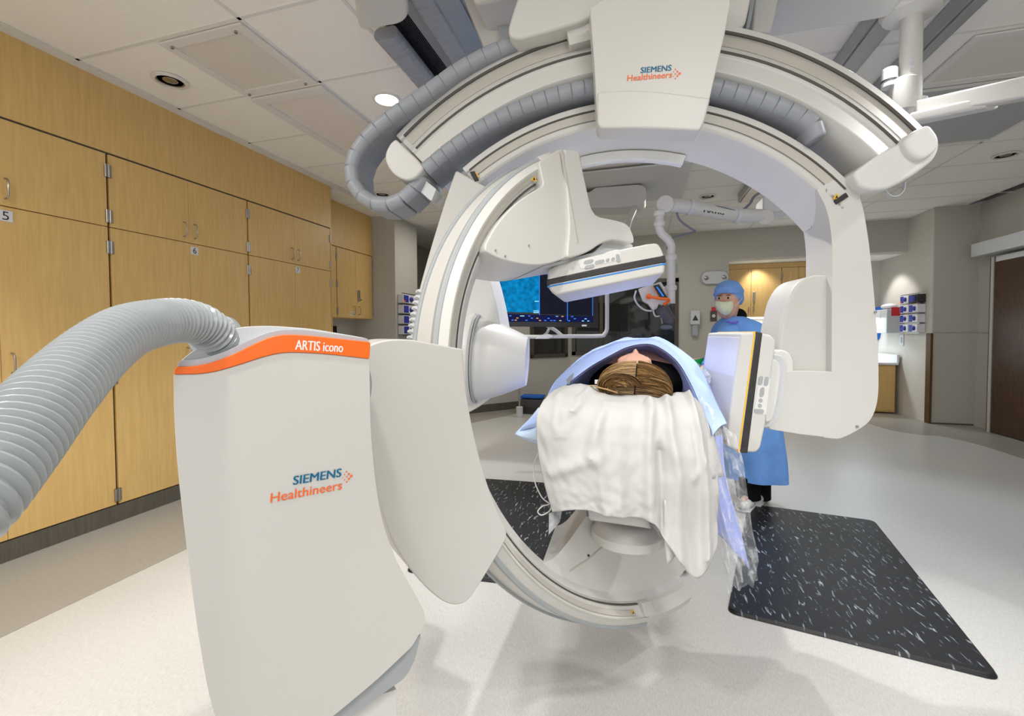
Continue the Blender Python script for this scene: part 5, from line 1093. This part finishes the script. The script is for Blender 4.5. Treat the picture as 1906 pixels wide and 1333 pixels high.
# spring arm with hanging pole and injector
AD = 3.6
def A_(u, v, off=0): return W(u, v, AD+off)
sa = thing('ceiling_spring_arm', 'white jointed ceiling arm with lettering, seen under the big arch', 'ceiling arm', A_(1330, 395))
tube('upper_arm', [A_(1240, 381), A_(1290, 387), A_(1340, 396), A_(1390, 402), A_(1425, 403)], .055, MT['cream'], sa, 18)
lathe('joint', [(.065, -.05), (.07, -.03), (.07, .03), (.065, .05)], A_(1238, 380), A_(1238, 380)-CO, MT['cream'], sa, 28)
lathe('joint', [(.058, -.06), (.062, -.04), (.062, .04), (.058, .06)], A_(1425, 404), A_(1425, 404)-CO, MT['cream'], sa, 28)
for u, v in ((1285, 386), (1372, 402)): lathe('band', [(.064, -.014), (.064, .014)], A_(u, v), A_(1340, 396)-A_(1290, 387), MT['greyw'], sa, 24)
ex_ = (A_(1345, 396)-A_(1308, 391)).normalized(); off_ = (CO-A_(1326, 393)).normalized()*.057
text('MAVIG', A_(1310, 395)+off_, ex_, Z, .16, MT['btext'], sa, bold=.03, height=.038)
box('wall_bracket', A_(1425, 396, .02)+Vector((-.02, 0, 0)), A_(1440, 372, .12)+Vector((.1, .1, 0)), MT['greyw'], sa, .01)
tube('bracket_tube', [A_(1425, 385, .1), A_(1440, 372, .3), A_(1470, 350, .5)], .03, MT['cream'], sa)
bx = A_(1425, 360, .3); lathe('ceiling_mount', [(.05, 0), (.05, CH-bx.z-.01)], bx, Z, MT['cream'], sa, 20)
tube('pole', catmull([A_(1228, 400), A_(1227, 415), A_(1227, 422), A_(1231, 434), A_(1243, 446), A_(1249, 458), A_(1249, 470), A_(1249, 520), A_(1249, 565)], 6), .033, MT['white'], sa, 16)
for u, v in ((1227, 398), (1227, 417), (1249, 479), (1249, 536)): lathe('pole_collar', [(.040, -.02), (.044, -.01), (.044, .01), (.040, .02)], A_(u, v), Z, MT['white'], sa, 20)
tube('arm_cable', catmull([A_(1292, 380, -.02), A_(1340, 386, -.04), A_(1375, 393, -.04), A_(1395, 380), A_(1404, 366), A_(1425, 352)], 6), .010, MT['cable'], sa, 8)
tube('arm_cable', catmull([A_(1259, 395), A_(1266, 410), A_(1285, 425), A_(1294, 431), A_(1272, 437), A_(1252, 443), A_(1244, 455), A_(1242, 464)], 6), .008, MT['cable'], sa, 8)
ij = thing('contrast_injector', 'white contrast injector head with orange handle and blue display hanging from the pole', 'medical device', A_(1225, 555))
prism('head', [A_(*q) for q in fillet([(1188, 538), (1203, 533), (1230, 524), (1243, 545), (1247, 565), (1240, 574), (1226, 566), (1222, 578), (1215, 577), (1206, 565), (1196, 560)], 2)], Y*.12, MT['white'], ij, .012)
prism('display', [A_(1216, 532, -.02), A_(1227, 529, -.02), A_(1243, 555, -.02), A_(1231, 557, -.02)], Y*.02, MT['black_gloss'], ij, .002)
prism('display_bar', [A_(1221.5, 534, -.024), A_(1223.5, 533.5, -.024), A_(1236, 551, -.024), A_(1233.5, 552, -.024)], Y*.003, MT['scr_blue'], ij, 0)
prism('display_bar', [A_(1215, 533, -.024), A_(1216, 532.5, -.024), A_(1230, 558, -.024), A_(1228.5, 558.5, -.024)], Y*.003, MT['orange'], ij, 0)
tube('orange_handle', catmull([A_(1208, 552, -.06), A_(1212, 553, -.12), A_(1230, 556, -.12), A_(1243, 557, -.12), A_(1244, 561, -.10), A_(1236, 567, -.06)], 5), .012, MT['orange'], ij, 10)
lathe('handle_base', [(.022, 0), (.022, .05)], A_(1208, 552, -.07), Y, MT['orange'], ij, 16)
MT['smoke'] = mat('smoked_plastic', (.12, .11, .13), .15, noise=.1, alpha=.75)
tube('syringe', [A_(1231, 572), A_(1241, 588), A_(1249, 600)], lambda t: .055-.012*t, MT['smoke'], ij, 18)
lathe('syringe_flange', [(.062, 0), (.062, .012)], A_(1229, 570), A_(1249, 600)-A_(1231, 572), MT['blk'], ij, 24)
tube('tubing', catmull([A_(1184, 541), A_(1181, 555), A_(1188, 568), A_(1200, 577), A_(1213, 579)], 6), .007, MT['greyw'], ij, 8)
tube('loop_handle', catmull([A_(1216, 578), A_(1218, 586), A_(1222, 589), A_(1228, 588)], 4), .006, MT['white'], ij, 8)
tube('bracket_rod', [A_(1228, 578), A_(1233, 603)], .006, MT['steel'], ij, 8); ellips('lower_cup', A_(1240, 609), X*.05, Y*.04, Z*.02, MT['cable'], ij, 14)
tube('pole_joint', [A_(1249, 552), A_(1245, 556), A_(1238, 558, .05)], .022, MT['white'], ij, 10)
# right-hand lamp arm
LP_ = OZ(1697, 20, CH-.14); LD = (LP_-CO).dot(FW)
la = thing('ceiling_lamp_arm', 'cream ceiling pivot with round flange, label pole and long arm to the right edge', 'ceiling arm', LP_)
lathe('flange', [(.05, .10), (.13, .09), (.135, .03), (.12, 0), (.06, -.01), (.045, -.02)], LP_-Z*.02, Z, MT['cream'], la, 40)
pb = W(1697, 195, LD*1.0); zb_ = pb.z
lathe('pole', [(.047, 0), (.047, LP_.z-zb_+.02)], (LP_.x, LP_.y, zb_), Z, MT['cream'], la, 28)
zk = W(1690, 150, LD).z
lathe('hub', [(.07, zb_-.03-zb_), (.072, 0), (.072, zk-zb_), (.06, zk-zb_+.01)], (LP_.x-.02, LP_.y, zb_), Z, MT['cream'], la, 28, 1.15, .9)
lathe('motor_cap', [(.035, 0), (.035, .09), (.03, .095)], (LP_.x-.095, LP_.y-.01, zk-.02), Z, MT['white'], la, 20)
lathe('cap_band', [(.036, 0), (.036, .01)], (LP_.x-.095, LP_.y-.01, zk+.005), Z, MT['dark'], la, 20)
a_, b_ = W(1700, 208, LD), W(1940, 158, LD*.80); dirn = (b_-a_).normalized(); sd = dirn.cross(Z).normalized(); 
obox('arm', (a_+b_)/2, (b_-a_)/2, sd*.035, sd.cross(dirn)*.045, MT['cream'], la, .012)
a2, b2 = W(1700, 222, LD*.99), W(1850, 190, LD*.87); obox('arm_cover', (a2+b2)/2, (b2-a2)/2, sd*.042, sd.cross(dirn)*.026, MT['cream'], la, .012)
lathe('pivot', [(.05, -.06), (.05, .05)], W(1703, 205, LD), Z, MT['cream'], la, 24)
for k in range(4): obox('label_sticker', W(1702, 112+k*6, LD)+(CO-W(1702, 112, LD)).normalized()*.049, RT*.025, Z*.008, FW*.0008, MT['greyw'] if k % 2 else MT['whitebox'], la)
# sprinkler-like hook, step stool, pole stand at the back
p = OZ(1225, 420, CH); lathe('sprinkler_head', [(.02, 0), (.03, -.02), (.045, -.03), (.045, -.035)], (p.x, p.y, CH-.006), Z, MT['cable'], None, 14); tag(bpy.context.scene.objects['sprinkler_head'], 'small dark sprinkler head on the ceiling left of the hanging pole', 'sprinkler')
so = OZ(992, 768, 0); st_ = thing('step_stool', 'dark step stool with blue top at the back wall behind the drape', 'step stool', (so.x, so.y, 0))
stt = prism('top', [Vector((so.x+a, so.y+b, .30)) for a, b in ((-.19, -.14), (.19, -.14), (.19, .14), (-.19, .14))], -Z*.04, MT['gownd'], st_, .015)
prism('body', [Vector((so.x+a, so.y+b, .002)) for a, b in ((-.23, -.18), (.23, -.18), (.23, .18), (-.23, .18))], Z*.24, mat('dark_grey_plastic', (.06, .062, .07), .5, noise=.1), st_, .015, back=.88); box('step_gap', (so.x-.15, so.y-.19, .05), (so.x+.15, so.y-.15, .13), MT['blk'], st_, .004)
io = OZ(967, 776, 0); iv = thing('pole_stand', 'thin steel pole on the floor beside the step stool', 'stand', (io.x, io.y, 0)); lathe('pole', [(.016, 0), (.016, 1.0)], (io.x, io.y, .16), Z, MT['steel'], iv, 14); lathe('foot', [(.055, 0), (.055, .16), (.03, .17)], (io.x, io.y, .002), Z, MT['greyw'], iv, 20)
